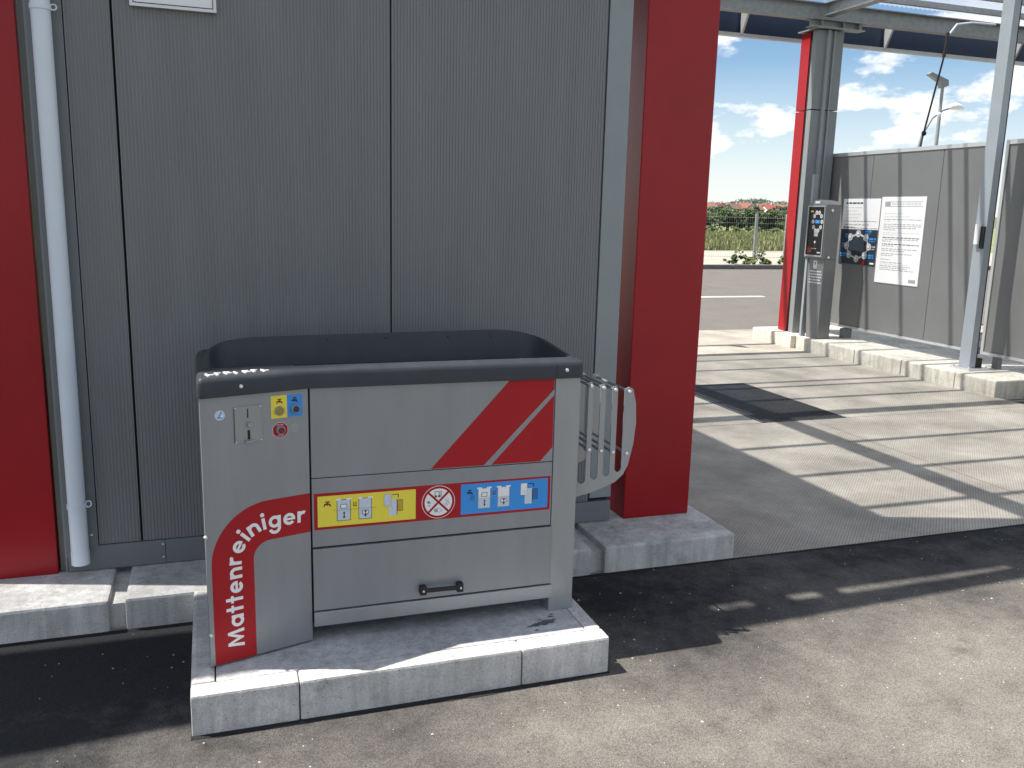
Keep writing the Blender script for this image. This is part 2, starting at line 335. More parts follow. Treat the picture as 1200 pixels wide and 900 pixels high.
def sheet_mat():
    m = bpy.data.materials.new('clear_corrugated_sheet'); m.use_nodes = True; t = m.node_tree; t.nodes.clear()
    tr = N(t, 'ShaderNodeBsdfTransparent'); tr.inputs[0].default_value = (.93, .96, 1, 1)
    gl = N(t, 'ShaderNodeBsdfGlossy'); gl.inputs[0].default_value = (.9, .93, 1, 1); gl.inputs['Roughness'].default_value = .15
    tl = N(t, 'ShaderNodeBsdfTranslucent'); tl.inputs[0].default_value = (.75, .8, .85, 1)
    m1 = N(t, 'ShaderNodeMixShader'); m1.inputs[0].default_value = .8; m2 = N(t, 'ShaderNodeMixShader'); m2.inputs[0].default_value = .42
    o = N(t, 'ShaderNodeOutputMaterial'); lk = t.links.new
    lk(gl.outputs[0], m1.inputs[1]); lk(tl.outputs[0], m1.inputs[2]); lk(tr.outputs[0], m2.inputs[1]); lk(m1.outputs[0], m2.inputs[2]); lk(m2.outputs[0], o.inputs[0])
    return m
M['sheet'] = sheet_mat()
def leaf(name, a, b):
    m = mat(name, a, .6, var=.1); t = m.node_tree; p = t.nodes['Principled BSDF']
    oi = N(t, 'ShaderNodeNewGeometry'); rr = N(t, 'ShaderNodeValToRGB'); rr.color_ramp.elements[0].color = (*a, 1); rr.color_ramp.elements[1].color = (*b, 1)
    t.links.new(oi.outputs['Random Per Island'], rr.inputs[0]); t.links.new(rr.outputs[0], p.inputs['Base Color'])
    p.inputs['Specular IOR Level'].default_value = .2
    return m
M['leaf'] = leaf('hedge_leaves', (.028, .05, .018), (.085, .12, .045))
M['leaf2'] = leaf('light_leaves', (.06, .09, .025), (.15, .18, .07))
M['leaf3'] = leaf('far_forest_leaves', (.05, .075, .055), (.09, .12, .085))
M['grass'] = leaf('dry_grass', (.12, .15, .05), (.29, .28, .13))
M['bark'] = mat('bark', (.08, .06, .045), .9)
M['meadow'] = mat('meadow', (.19, .21, .075), .95, var=.35, vscale=.25, vcol=(.10, .15, .045))
M['sand'] = mat('sandy_verge', (.36, .33, .275), .95, var=.15, vscale=.8)
M['hill'] = mat('hill_ground', (.11, .13, .06), .95, var=.3, vscale=.02)
M['paint'] = mat('road_paint', (.75, .74, .7), .7, var=.08, vscale=20)

# ================================================================== SETTING
ZK, ZP, ZL = .133, .141, .168
YK, YW, XP = 3.514, 3.848, 1.286
g = obj('ground', [(-1500, -400, -.16), (2500, -400, -.16), (2500, 2600, -.16), (-1500, 2600, -.16)], [(0, 1, 2, 3)], M['meadow']); struct(g)
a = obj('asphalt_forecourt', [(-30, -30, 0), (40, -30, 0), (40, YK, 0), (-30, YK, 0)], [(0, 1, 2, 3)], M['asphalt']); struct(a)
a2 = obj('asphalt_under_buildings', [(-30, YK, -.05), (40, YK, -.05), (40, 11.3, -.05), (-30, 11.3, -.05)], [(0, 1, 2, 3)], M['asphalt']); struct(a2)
rd = obj('road', [(-40, 11.3, 0), (90, 11.3, 0), (90, 24.8, 0), (-40, 24.8, 0)], [(0, 1, 2, 3)], M['road']); struct(rd)
for i, (x0, x1) in enumerate([(5.5, 8.0), (9.4, 11.2), (12.0, 13.1), (14.4, 16.0), (17.5, 19.0)]):
    box('painted_dash', x0, x1, 16.05, 16.22, -.01, .004, M['paint'], rd)
vg = obj('sandy_verge', [(-40, 25.1, .05), (120, 25.1, .05), (120, 38.5, .02), (-40, 38.5, .02)], [(0, 1, 2, 3)], M['sand']); struct(vg)
fk = empty('far_kerb', (20, 25, 0)); struct(fk)
ks = box('kerb_stone', 0, 1.98, 24.8, 25.1, -.05, .14, M['kerb'], fk, .012)
ks.data.materials[0] = mat('dark_kerb', (.13, .125, .12), .9, var=.2)
for i in range(1, 24): dup(ks, (i*2, 0, 0), fk)
# lane floor of concrete slabs
lf = box('wash_lane_floor', 2.0, 12., YK, 11.3, -.045, -.022, mat('joint_filler', (.04, .04, .04), .9)); struct(lf, 'dark bed of the concrete wash lane')
def slab(x0, x1, y0, y1): return box('concrete_slab', x0+.004, x1-.004, y0+.003, y1-.004, -.02, .004, M['lane'], lf)
slab(2.0, 4.708, YK, 5.98); slab(4.708, 7.15, YK, 5.98); slab(2.0, 4.24, 5.98, 7.54); slab(5.08, 7.15, 5.98, 7.54)
slab(2.0, 4.708, 7.54, 11.3); slab(4.708, 7.15, 7.54, 11.3); slab(7.15, 12., 10.41, 11.3)
dg_ = empty('drain_grate', (4.66, 6.76, -.02)); tag(dg_, 'dark steel grating set flush in the concrete wash lane', 'drain grate')
M['grate'] = mat('dark_grating', (.09, .092, .095), .5, .4, var=.2)
box('pit', 4.245, 5.075, 5.985, 7.535, -.0215, -.019, M['gap'], dg_)
boxes('frame', [(4.245, 4.262, 5.985, 7.535, -.018, .007), (5.058, 5.075, 5.985, 7.535, -.018, .007), (4.262, 5.058, 5.985, 6.0, -.018, .007), (4.262, 5.058, 7.52, 7.535, -.018, .007)], M['grate'], dg_)
for y0, y1 in ((6.004, 6.70), (6.715, 7.516)):
    bl = [(4.266+i*.0316, 4.272+i*.0316, y0, y1, -.017, .006) for i in range(26)]
    n = int((y1-y0)/.033); bl += [(4.265, 5.055, y0+k*(y1-y0-.006)/n, y0+k*(y1-y0-.006)/n+.006, -.012, .0045) for k in range(n+1)]
    boxes('grating_panel', bl, M['grate'], dg_)

# crumbly bitumen joints where the asphalt meets kerb and plinth
M['bitumen'] = mat('bitumen', (.010, .010, .011), .85, var=.4, vscale=80, bump=.6, bscale=150)
def joint(x0, y0, x1, y1, w0, w1, seed):
    r_ = random.Random(seed); a_, b_ = Vector((x0, y0, 0)), Vector((x1, y1, 0)); n_ = int((b_-a_).length/.02); t = (b_-a_).normalized(); q = Vector((t.y, -t.x, 0)); V, F = [], []; wv = .5
    for k in range(n_+1):
        wv = min(1, max(0, wv+r_.uniform(-.22, .22))); p = a_+(b_-a_)*(k/n_); wd = w0+(w1-w0)*wv+r_.uniform(0, .004)
        V += [p+Vector((0, 0, .006)), p+q*wd*.7+Vector((0, 0, .005)), p+q*wd+Vector((0, 0, .0008))]
    for k in range(n_): F += [(3*k, 3*k+1, 3*k+4, 3*k+3), (3*k+1, 3*k+2, 3*k+5, 3*k+4)]
    return obj('bitumen_joint', V, F, M['bitumen'], a, smooth=True)
joint(-.112, 2.690, 1.33, 2.690, .006, .026, 1); joint(-3., 3.516, -.11, 3.516, .004, .016, 2); joint(1.34, 3.516, 2.39, 3.516, .003, .012, 3); joint(2.39, 3.512, 7., 3.512, .002, .010, 4)
# kerb along the machine wall
kb = empty('wall_kerb', (.6, YK, 0)); struct(kb, 'row of bevelled concrete kerb blocks carrying the grey wall')
for x0, x1 in ((-3.9, -2.2), (-2.19, -.42), (-.361, .30), (.306, 1.62), (1.69, 2.386)):
    d_ = 4.35 if x0 > 1.6 else 4.1
    box('kerb_stone', x0, x1, YK, d_, -.04, ZK, M['kerb'], kb, .012)
box('kerb_bed', -3.9, 1.69, YK+.035, 4.05, -.04, ZK-.03, M['kerb'], kb)
# lane kerb on the right
lk_ = empty('lane_kerb', (7.4, 8, 0)); struct(lk_, 'sunlit concrete kerb blocks along the wash lane')
ys = [6.36, 6.865, 7.61, 8.36, 9.30]
for y0, y1 in zip(ys, ys[1:]): box('kerb_stone', 7.105, 8.4, y0+.004, y1-.004, -.04, ZL, M['lanekerb'], lk_, .015)
box('kerb_stone', 7.16, 8.4, 9.30, 9.535, -.04, ZL-.002, M['lanekerb'], lk_, .01)
box('kerb_stone', 7.085, 8.4, 9.54, 10.4, -.04, ZL, M['lanekerb'], lk_, .015)
box('kerb_stone', 7.48, 8.4, 3.6, 6.355, -.04, ZL, M['lanekerb'], lk_, .015)
# kerb under the hidden left partition of the lane and the next bay
box('kerb_stone', 1.95, 2.35, 4.36, 10.4, -.04, ZL-.03, M['lanekerb'], lk_, .015)

# ================================================================== MACHINE WALL
wl = empty('panel_wall', (.63, 3.9, ZK)); tag(wl, 'dark grey ribbed metal panel wall behind the mat cleaning machine', 'wall')
ZT = 2.85
def ribbed(name, x0, x1, y, z0, z1, m, parent, per=.0135, dep=.0026):
    n = max(3, round((x1-x0)/per)); p = (x1-x0)/n; prof = []
    for i in range(n): prof += [(x0+i*p, y), (x0+(i+.42)*p, y), (x0+(i+.5)*p, y+dep), (x0+(i+.92)*p, y+dep)]
    prof += [(x1, y), (x1, y+.04), (x0, y+.04)]
    k = len(prof); V = [(a, b, z0) for a, b in prof]+[(a, b, z1) for a, b in prof]
    F = [(i, (i+1) % k, (i+1) % k+k, i+k) for i in range(k)] + [tuple(range(k, 2*k))]
    return obj(name, V, F, m, parent)
box('core', -.60, 1.86, YW+.03, YW+.12, ZK, ZT-.002, M['gap'], wl)
ribbed('wall_panel', -.478, -.318, YW, .243, ZT, M['wall'], wl)
ribbed('wall_panel', -.309, .751, YW, .243, ZT, M['wall'], wl)
ribbed('wall_panel', .758, 1.742, YW, .243, ZT, M['wall'], wl)
box('corner_trim', -.603, -.482, YW-.004, YW+.03, .20, ZT, M['trim'], wl)
box('edge_trim', 1.748, 1.862, YW-.005, YW+.03, .26, ZT, M['trim2'], wl)
f1 = box('base_flashing', -.60, -.2235, YW-.006, YW+.029, ZK+.004, .2405, M['trim'], wl)
f2 = box('base_flashing', -.2215, 1.862, YW-.006, YW+.029, ZK+.004, .2405, M['trim'], wl)
def rivet(x, y, z, r, parent, m=None, name='rivet', axis=(0, -1, 0)):
    ax = Vector(axis); p = Vector((x, y, z))
    return tube(name, [p, p+ax*r*.6, p+ax*r*.9], [r, r*.85, r*.4], m or M['bolt'], parent, n=10)
for z in (.222, .165): rivet(-.232, YW-.006, z, .005, f1)
rivet(-.505, YW-.004, .29, .006, wl)
# ---- left column: red cladding beside the wall
def red_column(x0, x1, label):
    c = empty('red_column', ((x0+x1)/2, 3.95, ZK)); tag(c, label, 'column', 'red clad columns at the wash bay front')
    box('cladding', x0, x1, 3.842, 4.20, ZK, 3.98, M['redpaint'], c, .006)
    box('head_plate', x0-.01, x1+.01, 3.83, 4.22, 3.98, 4.0, M['galv'], c)
    return c
red_column(-1.005, -.638, 'dark red clad column beside the white downpipe')
red_column(1.939, 2.309, 'dark red clad column behind the stainless mat rack')
gp = empty('column_gap_profile', (-.61, 3.9, ZK)); tag(gp, 'narrow grey brown metal profile between red column and white downpipe', 'profile')
box('profile_strip', -.632, -.613, 3.865, 3.93, ZK, ZT, M['bronze'], gp); box('profile_strip', -.6115, -.6035, 3.85, 3.93, ZK, ZT, M['clad'], gp)
# ---- downpipe
dp = empty('downpipe', (-.545, 3.79, .2)); tag(dp, 'white plastic downpipe fixed to the grey wall', 'downpipe')
tube('pipe', [(-.545, 3.79, .235), (-.545, 3.79, 3.2)], .034, M['pvc'], dp, n=24)
V, F = tubev([(-.545, 3.79, .19), (-.545, 3.79, .245)], .0355, 24, cap=False)
V2, F2 = tubev([(-.545, 3.79, .245), (-.545, 3.79, .19)], .031, 24, cap=False)
ring_faces = [(k, (k+1) % 24, 48+24+(k+1) % 24, 48+24+k) for k in range(24)]
obj('outlet_socket', V+V2, F+[tuple(i+48 for i in f) for f in F2]+ring_faces, M['pvc'], dp, smooth=True)
for z in (.43, 2.33):
    rg = tube('clamp', [(-.545, 3.79, z), (-.545, 3.79, z+.018)], .0375, M['pvc'], dp, n=24)
    pts = [(-.502+.011*math.cos(t), 3.79+.006*math.sin(t), z+.012+.011*math.sin(t)) for t in [i*math.pi/5 for i in range(11)]]
    tube('clamp_eye', pts, .003, M['pvc'], rg, n=6)
    box('clamp_stud', -.549, -.541, 3.822, 3.843, z+.004, z+.012, M['bolt'], rg)
# ---- framed sign on the wall
sg = empty('framed_sign', (-.09, YW, 2.38)); tag(sg, 'white notice board in silver frame high on the grey wall', 'sign')
box('board', -.232, .052, YW-.016, YW-.002, 2.394, 2.78, M['white'], sg)
boxes('frame', [(-.246, .066, YW-.024, YW-.001, 2.380, 2.391), (-.246, .066, YW-.024, YW-.001, 2.783, 2.794), (-.246, -.235, YW-.024, YW-.001, 2.391, 2.783), (.055, .066, YW-.024, YW-.001, 2.391, 2.783)], M['alu'], sg)
boxes('gasket', [(-.2345, .0545, YW-.019, YW-.003, 2.3915, 2.3955)], M['rubber'], sg)

# ================================================================== PLINTH
pl = empty('machine_plinth', (.6, 3.1, 0)); tag(pl, 'low concrete plinth with kerb stone edge under the mat cleaning machine', 'plinth')
X0, X1, Y0 = -.108, 1.327, 2.688
for a0, a1 in ((X0, .2235), (.2265, .9895), (.9925, X1)):
    box('kerb_stone', a0, a1, Y0, Y0+.078, -.04, ZP, M['kerb'], pl, .009)
box('kerb_stone', X0, X0+.075, Y0+.081, 3.505, -.04, ZP+.002, M['kerb'], pl, .014)
box('kerb_stone', X1-.06, X1, Y0+.081, 3.505, -.04, ZP-.001, M['kerb'], pl, .009)
box('concrete_infill', X0+.078, X1-.063, Y0+.081, 3.505, -.04, ZP-.002, M['infill'], pl, .003)
# damp spot on the infill
M['damp'] = mat('damp_concrete', (.10, .105, .105), .5, var=.2, vscale=60)
sp = Print((1.13, 2.86, ZP-.002), (1, 0, 0), (0, 1, 0), .0006)
rr_ = random.Random(3)
for cx, cy, r in ((0, 0, .028), (.03, .008, .03), (-.03, -.006, .022), (.055, .02, .012), (.05, .045, .014), (-.055, -.012, .012), (-.04, -.045, .01), (.06, .062, .01), (.0, .03, .01)):
    sp.poly([(cx+r*rr_.uniform(.6, 1.15)*math.cos(t), cy+.6*r*rr_.uniform(.6, 1.15)*math.sin(t)) for t in [i*math.pi/9 for i in range(18)]], M['damp'], rr_.random())
sp.build('damp_spot', pl)

# ================================================================== MAT CLEANER
mc = empty('mat_cleaner', (.62, 3.2, ZP)); tag(mc, 'stainless steel mat cleaning machine with black top, red stripes and lettering', 'mat cleaner')
A = Vector((-.045, 2.85, 0)); B = Vector((.297, 2.951, 0)); tp = (B-A).normalized(); npn = Vector((tp.y, -tp.x, 0))
YB, YR = 2.951, 3.455
ZB, ZTOP = ZP+.006, 1.060
inn = lambda p, d: p-npn*d
prism('side_cabinet', [inn(A, .012)+Vector((.003, 0, ZB+.004)), inn(B, .012)+Vector((-.003, 0, ZB+.004)), (.294, YR, ZB+.004), (-.042, YR, ZB+.004)], (0, 0, ZTOP-ZB-.01), M['steel'], mc)
cp = prism('control_panel', [A+Vector((0, 0, ZB)), B+Vector((0, 0, ZB)), inn(B, .0115)+Vector((0, 0, ZB)), inn(A, .0115)+Vector((0, 0, ZB))], (0, 0, ZTOP-ZB), M['steel'], mc, .0025)
for b_ in [(.0, .06, 2.93, 2.99), (.0, .06, 3.38, 3.44), (.2, .26, 2.99, 3.05), (.2, .26, 3.38, 3.44)]: box('foot', *b_, ZP-.003, ZB+.006, M['rubber'], mc)
# main body
box('inner_body', .3, 1.27, YB+.012, YR, .205, ZTOP-.004, M['gap'], mc)
tpn = box('top_panel', .3025, 1.1845, YB, YB+.0115, .7405, ZTOP, M['steel'], mc, .0015)
ipn = box('instruction_panel', .3025, 1.1845, YB, YB+.0115, .4905, .7375, M['steel'], mc, .0015)
drw = box('drawer', .3025, 1.1885, YB-.006, YB+.0115, .2565, .4845, M['steel'], mc, .002)
box('bottom_rail', .3025, 1.1985, YB-.010, YB+.0115, .199, .2515, M['steel2'], mc, .002)
box('corner_post', 1.1875, XP, YB, YB+.09, ZP-.002, ZTOP, M['steel2'], mc, .004)
box('corner_post', 1.20, XP-.002, YR-.08, YR, ZP-.002, ZTOP, M['steel2'], mc, .004)
box('side_panel', XP-.014, XP-.004, YB+.09, YR-.08, .205, ZTOP, M['steel'], mc)
# drawer handle
hd = multi('handle', [tubev([(.690, YB-.03, .297), (.826, YB-.03, .294)], .0085, 10),
                      (bv(.677, .700, YB-.034, YB-.006, .280, .312), BF), (bv(.815, .838, YB-.034, YB-.006, .276, .309), BF)], M['rubber'], drw, bevel=.003)
for x, z in ((.6885, .296), (.8265, .293)): rivet(x, YB-.034, z, .005, drw, name='screw')
# ------- print on the control panel
O = Vector((A.x, A.y, 0)); Z = Vector((0, 0, 1))
cx, cz, ro, ri = .2125, .492, .197, .058
pr = Print(O, tp, Z); s0, s1 = cx-ro, cx-ri
arc = lambda r, n=20: [(cx-r*math.cos(i*math.pi/2/n), cz+r*math.sin(i*math.pi/2/n)) for i in range(n+1)]
ao, ai = arc(ro), arc(ri)
pr.rect(s0, s1, ZB+.001, cz, M['red'])
for k in range(20): pr.poly([ao[k], ao[k+1], ai[k+1], ai[k]][::-1], M['red'])
pr.rect(cx, .3555, cz+ri, cz+ro, M['red'])
pr.build('red_arc_stripe', cp)
tx = Print(O, tp, Z); word = 'Mattenreiniger'
def sector(x, y, ro2, ri2, a0, a1, n=18):
    P = []
    for k in range(n):
        t0, t1 = R(a0+(a1-a0)*k/n), R(a0+(a1-a0)*(k+1)/n)
        P.append([(x+r*math.cos(t), y+r*math.sin(t)) for r, t in ((ri2, t0), (ro2, t0), (ro2, t1), (ri2, t1))])
    return P
def bar(x0, x1, y0, y1): return [[(x0, y0), (x1, y0), (x1, y1), (x0, y1)]]
SANS = {'a': (bar(.77, 1.05, 0, 1)+sector(.52, .5, .52, .25, 0, 360), 1.05),
        'e': (sector(.52, .5, .52, .25, 12, 322)+bar(.2, 1.025, .405, .60), 1.03),
        'n': (bar(0, .28, 0, 1)+sector(.49, .53, .48, .20, 0, 165)+bar(.69, .97, 0, .53), .97),
        'r': (bar(0, .28, 0, 1)+sector(.50, .50, .50, .22, 62, 155), .74),
        'i': (bar(.02, .30, 0, 1)+sector(.16, 1.30, .18, 0.001, 0, 360), .32),
        't': (bar(.18, .46, 0, 1.40)+bar(0, .64, .78, 1.0), .64),
        'g': (bar(.77, 1.05, -.03, 1)+sector(.52, .5, .52, .25, 0, 360)+sector(.52, -.03, .53, .26, 195, 360), 1.05),
        'M': ([[(0, 0), (.28, 0), (.44, 1.36), (.20, 1.36)], [(1.60, 1.36-1.36), (1.40, 1.36), (1.16, 1.36), (1.32, 0)], [(.24, 1.36), (.44, 1.36), (.86, .42), (.80, .04), (.74, .04)], [(1.36, 1.36), (.86, .04), (.80, .04), (.74, .42), (1.16, 1.36)]], 1.60)}
rb = .0985; SZ = .0405                    # base line radius, x-height
ws = [SANS[c][1] for c in word]
reff = rb+.014; path0, arcL = .196, reff*math.pi/2
L1 = cz-path0; total = L1+arcL+(.339-cx)
gap = (total/SZ-sum(ws))/(len(word)-1)
u_ = 0
for c, wd in zip(word, ws):
    um = u_+wd*SZ/2
    if um < L1: P0, ang = (cx-rb, path0+um), math.pi/2
    elif um < L1+arcL:
        t = (um-L1)/reff; P0, ang = (cx-rb*math.cos(t), cz+rb*math.sin(t)), math.pi/2-t
    else: P0, ang = (cx+um-L1-arcL, cz+rb), 0.
    ca, sa = math.cos(ang), math.sin(ang)
    for q_, f in enumerate(SANS[c][0]):
        tx.poly([(P0[0]+(x_-wd/2)*SZ*ca-y_*SZ*sa, P0[1]+(x_-wd/2)*SZ*sa+y_*SZ*ca) for x_, y_ in f], M['white'], 2+(q_ % 25)*.08)
    u_ += (wd+gap)*SZ
tx.build('lettering', cp)
# coin slot plate, buttons, stickers
def P3(s, z, d=0): return A+tp*s+Vector((0, 0, z))+npn*d
def on_panel(name, s, z, r, h, m, parent, r2=None, n=20):
    return tube(name, [P3(s, z, -.001), P3(s, z, h*.7), P3(s, z, h)], [r, r, r2 or r*.85], m, parent, n=n)
def plate(name, s0, s1, z0, z1, th, m, parent):
    return prism(name, [P3(s0, z0), P3(s1, z0), P3(s1, z1), P3(s0, z1)], npn*th, m, parent, .0008)
M['steel3'] = mat('coin_plate_steel', (.30, .31, .32), .36, .4, var=.04)
co = plate('coin_plate', .106, .195, .897, 1.016, .003, M['steel3'], cp)
cs = Print(P3(0, 0, .003), tp, Z); cs.rect(.1475, .1515, .978, 1.008, M['gap'], 0); cs.rect(.147, .1555, .906, .937, M['gap'], 0)
cs.line((.106, .897), (.106, 1.016), .0014, M['gap'], 0)
cs.build('coin_slot', cp)
on_panel('coin_return_knob', .153, .956, .0085, .014, M['steel2'], cp)
plate('coin_tray', .138, .164, .8985, .905, .016, M['steel2'], cp)
for s, z in ((.109, .900), (.109, 1.013), (.192, .900), (.192, 1.012)): on_panel('plate_screw', s, z, .0028, .0045, M['bolt'], cp, n=8)
bs = Print(O, tp, Z); bs.rect(.228, .2824, .964, 1.040, M['yellow']); bs.rect(.2824, .336, .964, 1.038, M['blue'])
def tap(p, a, b, s, m, layer, double=False):
    p.rect(a-s*.9, a+s*.55, b-s*.2, b+s*.25, m, layer); p.rect(a-s*.12, a+s*.12, b+s*.25, b+s*.6, m, layer+.2); p.rect(a-s*.55, a+s*.55, b+s*.55, b+s*.85, m, layer)
    p.poly([(a+s*.35, b+s*.25), (a+s*.55, b-s*.6), (a+s*.95, b-s*.6), (a+s*.75, b+s*.1)], m, layer+.3)
    p.disc(a-s*.05, b+s*.05, s*.38, m, layer+.4, 10)
    if double: p.poly([(a-s*.75, b+s*.2), (a-s*1.1, b-s*.6), (a-s*.75, b-s*.6), (a-s*.5, b+s*.05)], m, layer+.3); p.line((a-s*.6, b+s*.9), (a-s*.2, b+s*.5), s*.2, m, layer+.5); p.line((a+s*.6, b+s*.9), (a+s*.2, b+s*.5), s*.2, m, layer+.5)
tap(bs, .257, 1.019, .011, M['brown'], 1, True); tap(bs, .309, 1.019, .012, M['black'], 1)
bs.build('tap_sticker', cp); bs = Print(O, tp, Z)
octg = lambda a, b, r: [(a+r*math.cos(R(22.5+45*k)), b+r*math.sin(R(22.5+45*k))) for k in range(8)]
bs.poly(octg(.2575, .923, .0285), M['white']); bs.poly(octg(.2575, .923, .0272), M['red'], 1)
write(bs, 'STOP', .2475, .9005, .0085, M['white'], 2); write(bs, 'STOPP', .245, .9385, .0075, M['white'], 2)
bs.build('stop_sticker', cp); bs = Print(O, tp, Z)
bs.disc(.061, .995, .0165, M['lgrey']); bs.disc(.061, .995, .0145, M['pale'], 1); bs.line((.056, .985), (.066, 1.006), .004, M['blue'], 2); bs.disc(.067, .992, .004, M['white'], 2, 8); bs.line((.052, .988), (.07, .986), .003, M['blue'], 2)
bs.build('round_sticker', cp)
for s, z, m_, nm in ((.2555, .989, mat('button_yellow', (.30, .22, .02), .35), 'yellow_button'), (.310, .990, mat('button_blue', (.015, .03, .09), .35), 'blue_button'), (.2575, .924, mat('button_red', (.16, .01, .012), .35), 'red_button')):
    b_ = on_panel('button', s, z, .0155, .012, M['steel2'], cp); b_['label'] = nm.replace('_', ' ')+' in a chrome bezel'
    on_panel('button_cap', s, z, .0115, .016, m_, cp)
rgp = Print(O, tp, Z); rgp.ring(.306, .925, .0145, .0012, M['grey'], 0); rgp.disc(.306, .925, .0133, M['steel3'], 0); rgp.build('blind_cap', cp)
on_panel('screw', .0, .60, .006, .006, M['bolt'], cp); on_panel('screw', .004, .26, .006, .006, M['bolt'], cp)
# ------- print on the front panels
fr = Print((0, YB, 0), (1, 0, 0), Z)
fr.poly([(.720, .7435), (.917, .7435), (1.1825, 1.014), (1.1825, 1.0585), (1.013, 1.0585)], M['red'])
fr.poly([(.946, .7435), (1.135, .7435), (1.1825, .795), (1.1825, .992)], M['red'])
fr.build('red_stripes', tpn)
st = Print((0, YB, 0), (1, 0, 0), Z)
st.rect(.309, 1.179, .553, .684, M['red'], 0)
st.rect(.321, .665, .5625, .6735, M['yellow'], 1); st.rect(.832, 1.169, .5625, .6765, M['blue'], 1)
def basin(p, a, b, w_, h_, m1, m2, arrow_up, layer):
    p.rect(a, a+w_, b, b+h_, M['white'] if m1 else M['pale'], layer)
    if m1: p.rect(a, a+w_, b, b+h_*.52, M['pale'], layer+.3)
    r_ = random.Random(int(a*1000))
    for k in range(26):
        q, s_ = a+w_*r_.uniform(.08, .92), b+h_*r_.uniform(.06, .92); p.rect(q-.0008, q+.0008, s_-.0008, s_+.0008, M['grey'], layer+.6)
    p.frame(a, a+w_, b, b+h_, .0016, M['grey'] if m1 else m2, layer+1)
    p.rect(a-.004, a+w_*.3, b+h_-.002, b+h_+.004, M['white'], layer+1.4); p.rect(a+w_*.7, a+w_+.004, b+h_-.002, b+h_+.004, M['white'], layer+1.4)
    yb = b+h_*(.58 if arrow_up else .22); p.rect(a+w_*.26, a+w_*.74, yb, yb+h_*.2, M['white'], layer+1.5); p.frame(a+w_*.26, a+w_*.74, yb, yb+h_*.2, .0018, m2, layer+2)
    ya = b+h_*.1; ax = a+w_*.52
    p.rect(ax-.0014, ax+.0014, ya+.006, ya+h_*.26, M['black'], layer+2.5)
    p.poly([(ax-.0045, ya+h_*.24), (ax+.0045, ya+h_*.24), (ax, ya+h_*.34)], M['black'], layer+2.6); p.poly([(ax-.0045, ya+.008), (ax, ya), (ax+.0045, ya+.008)], M['black'], layer+2.6)
def sticker(p, x, cold):
    d = M['black'] if cold else M['brown']
    tap(p, x+.030, .643, .013, d, 2, not cold)
    if cold:
        for k in range(4): p.line((x+.037+k*.003, .632), (x+.030+k*.006, .612), .0012, d, 2)
    basin(p, x+.062, .580, .047, .077, cold, M['black'], True, 2); basin(p, x+.137, .580, .046, .077, cold, M['black'], False, 2)
    # letter between the two pictures
    c_ = M['brown']; p.rect(x+.1185, x+.1215, .632, .645, c_, 2); p.rect(x+.1265, x+.1295, .632, .645, c_, 2); p.rect(x+.1185, x+.1295, .629, .632, c_, 2)
    for k in range(18): p.rect(x+.05+k*.0085, x+.0545+k*.0085, .6185, .6198, M['grey'] if cold else c_, 5)
    bx = x+.226
    p.rect(bx, bx+.026, .618, .664, M['white'] if cold else M['pale'], 2); p.frame(bx, bx+.026, .618, .664, .0012, M['grey'], 3); p.rect(bx+.008, bx+.018, .627, .636, M['white'], 4); p.frame(bx+.008, bx+.018, .627, .636, .001, M['grey'], 5)
    p.rect(bx+.017, bx+.047, .583, .643, M['pale'], 1.6); p.line((bx+.030, .6605), (bx+.052, .6605), .003, d, 2); p.line((bx+.0515, .661), (bx+.0515, .647), .003, d, 2.2)
    p.frame(bx+.048, bx+.068, .598, .640, .0016, d, 2)
    for k in range(4): p.rect(bx+.051+k*.004, bx+.0525+k*.004, .599, .639, d, 2.2)
    p.rect(bx+.0455, bx+.0475, .585, .642, d, 2.4)
sticker(st, .325, False); sticker(st, .835, True)
ca_, cb_ = .7485, .6185
st.disc(ca_, cb_, .0615, M['white'], 1.5, 40); st.ring(ca_, cb_, .0595, .0085, M['red'], 2.5, 40)
for a_ in (45, -45):
    d_ = Vector((math.cos(R(a_)), math.sin(R(a_))))*.052; st.line((ca_-d_.x, cb_-d_.y), (ca_+d_.x, cb_+d_.y), .0075, M['red'], 4+a_/100)
st.frame(ca_-.014, ca_+.004, cb_+.022, cb_+.040, .002, M['black'], 2.5); st.disc(ca_-.010, cb_+.022, .004, M['black'], 3, 10); st.disc(ca_+.002, cb_+.022, .004, M['black'], 3, 10); st.rect(ca_+.008, ca_+.0105, cb_+.018, cb_+.042, M['black'], 2.5)
st.ring(ca_+.003, cb_-.031, .0085, .0018, M['grey'], 2.5, 14); st.disc(ca_-.009, cb_-.031, .0075, M['grey'], 3, 12); st.line((ca_+.008, cb_-.034), (ca_+.017, cb_-.030), .0018, M['grey'], 3)
tap(st, ca_-.036, cb_+.000, .007, M['black'], 2.5); st.ring(ca_-.023, cb_+.002, .006, .0015, M['pale'], 2.5, 12); st.line((ca_-.040, cb_-.012), (ca_-.030, cb_-.010), .002, M['black'], 3)
st.ring(ca_+.031, cb_+.008, .0065, .0016, M['grey'], 2.5, 12); st.line((ca_+.024, cb_-.012), (ca_+.036, cb_+.002), .0022, M['grey'], 3); st.line((ca_+.036, cb_+.000), (ca_+.042, cb_-.010), .0022, M['grey'], 3); st.ring(ca_+.030, cb_-.013, .004, .0012, M['grey'], 2.6, 10)
st.build('instruction_sticker', ipn)
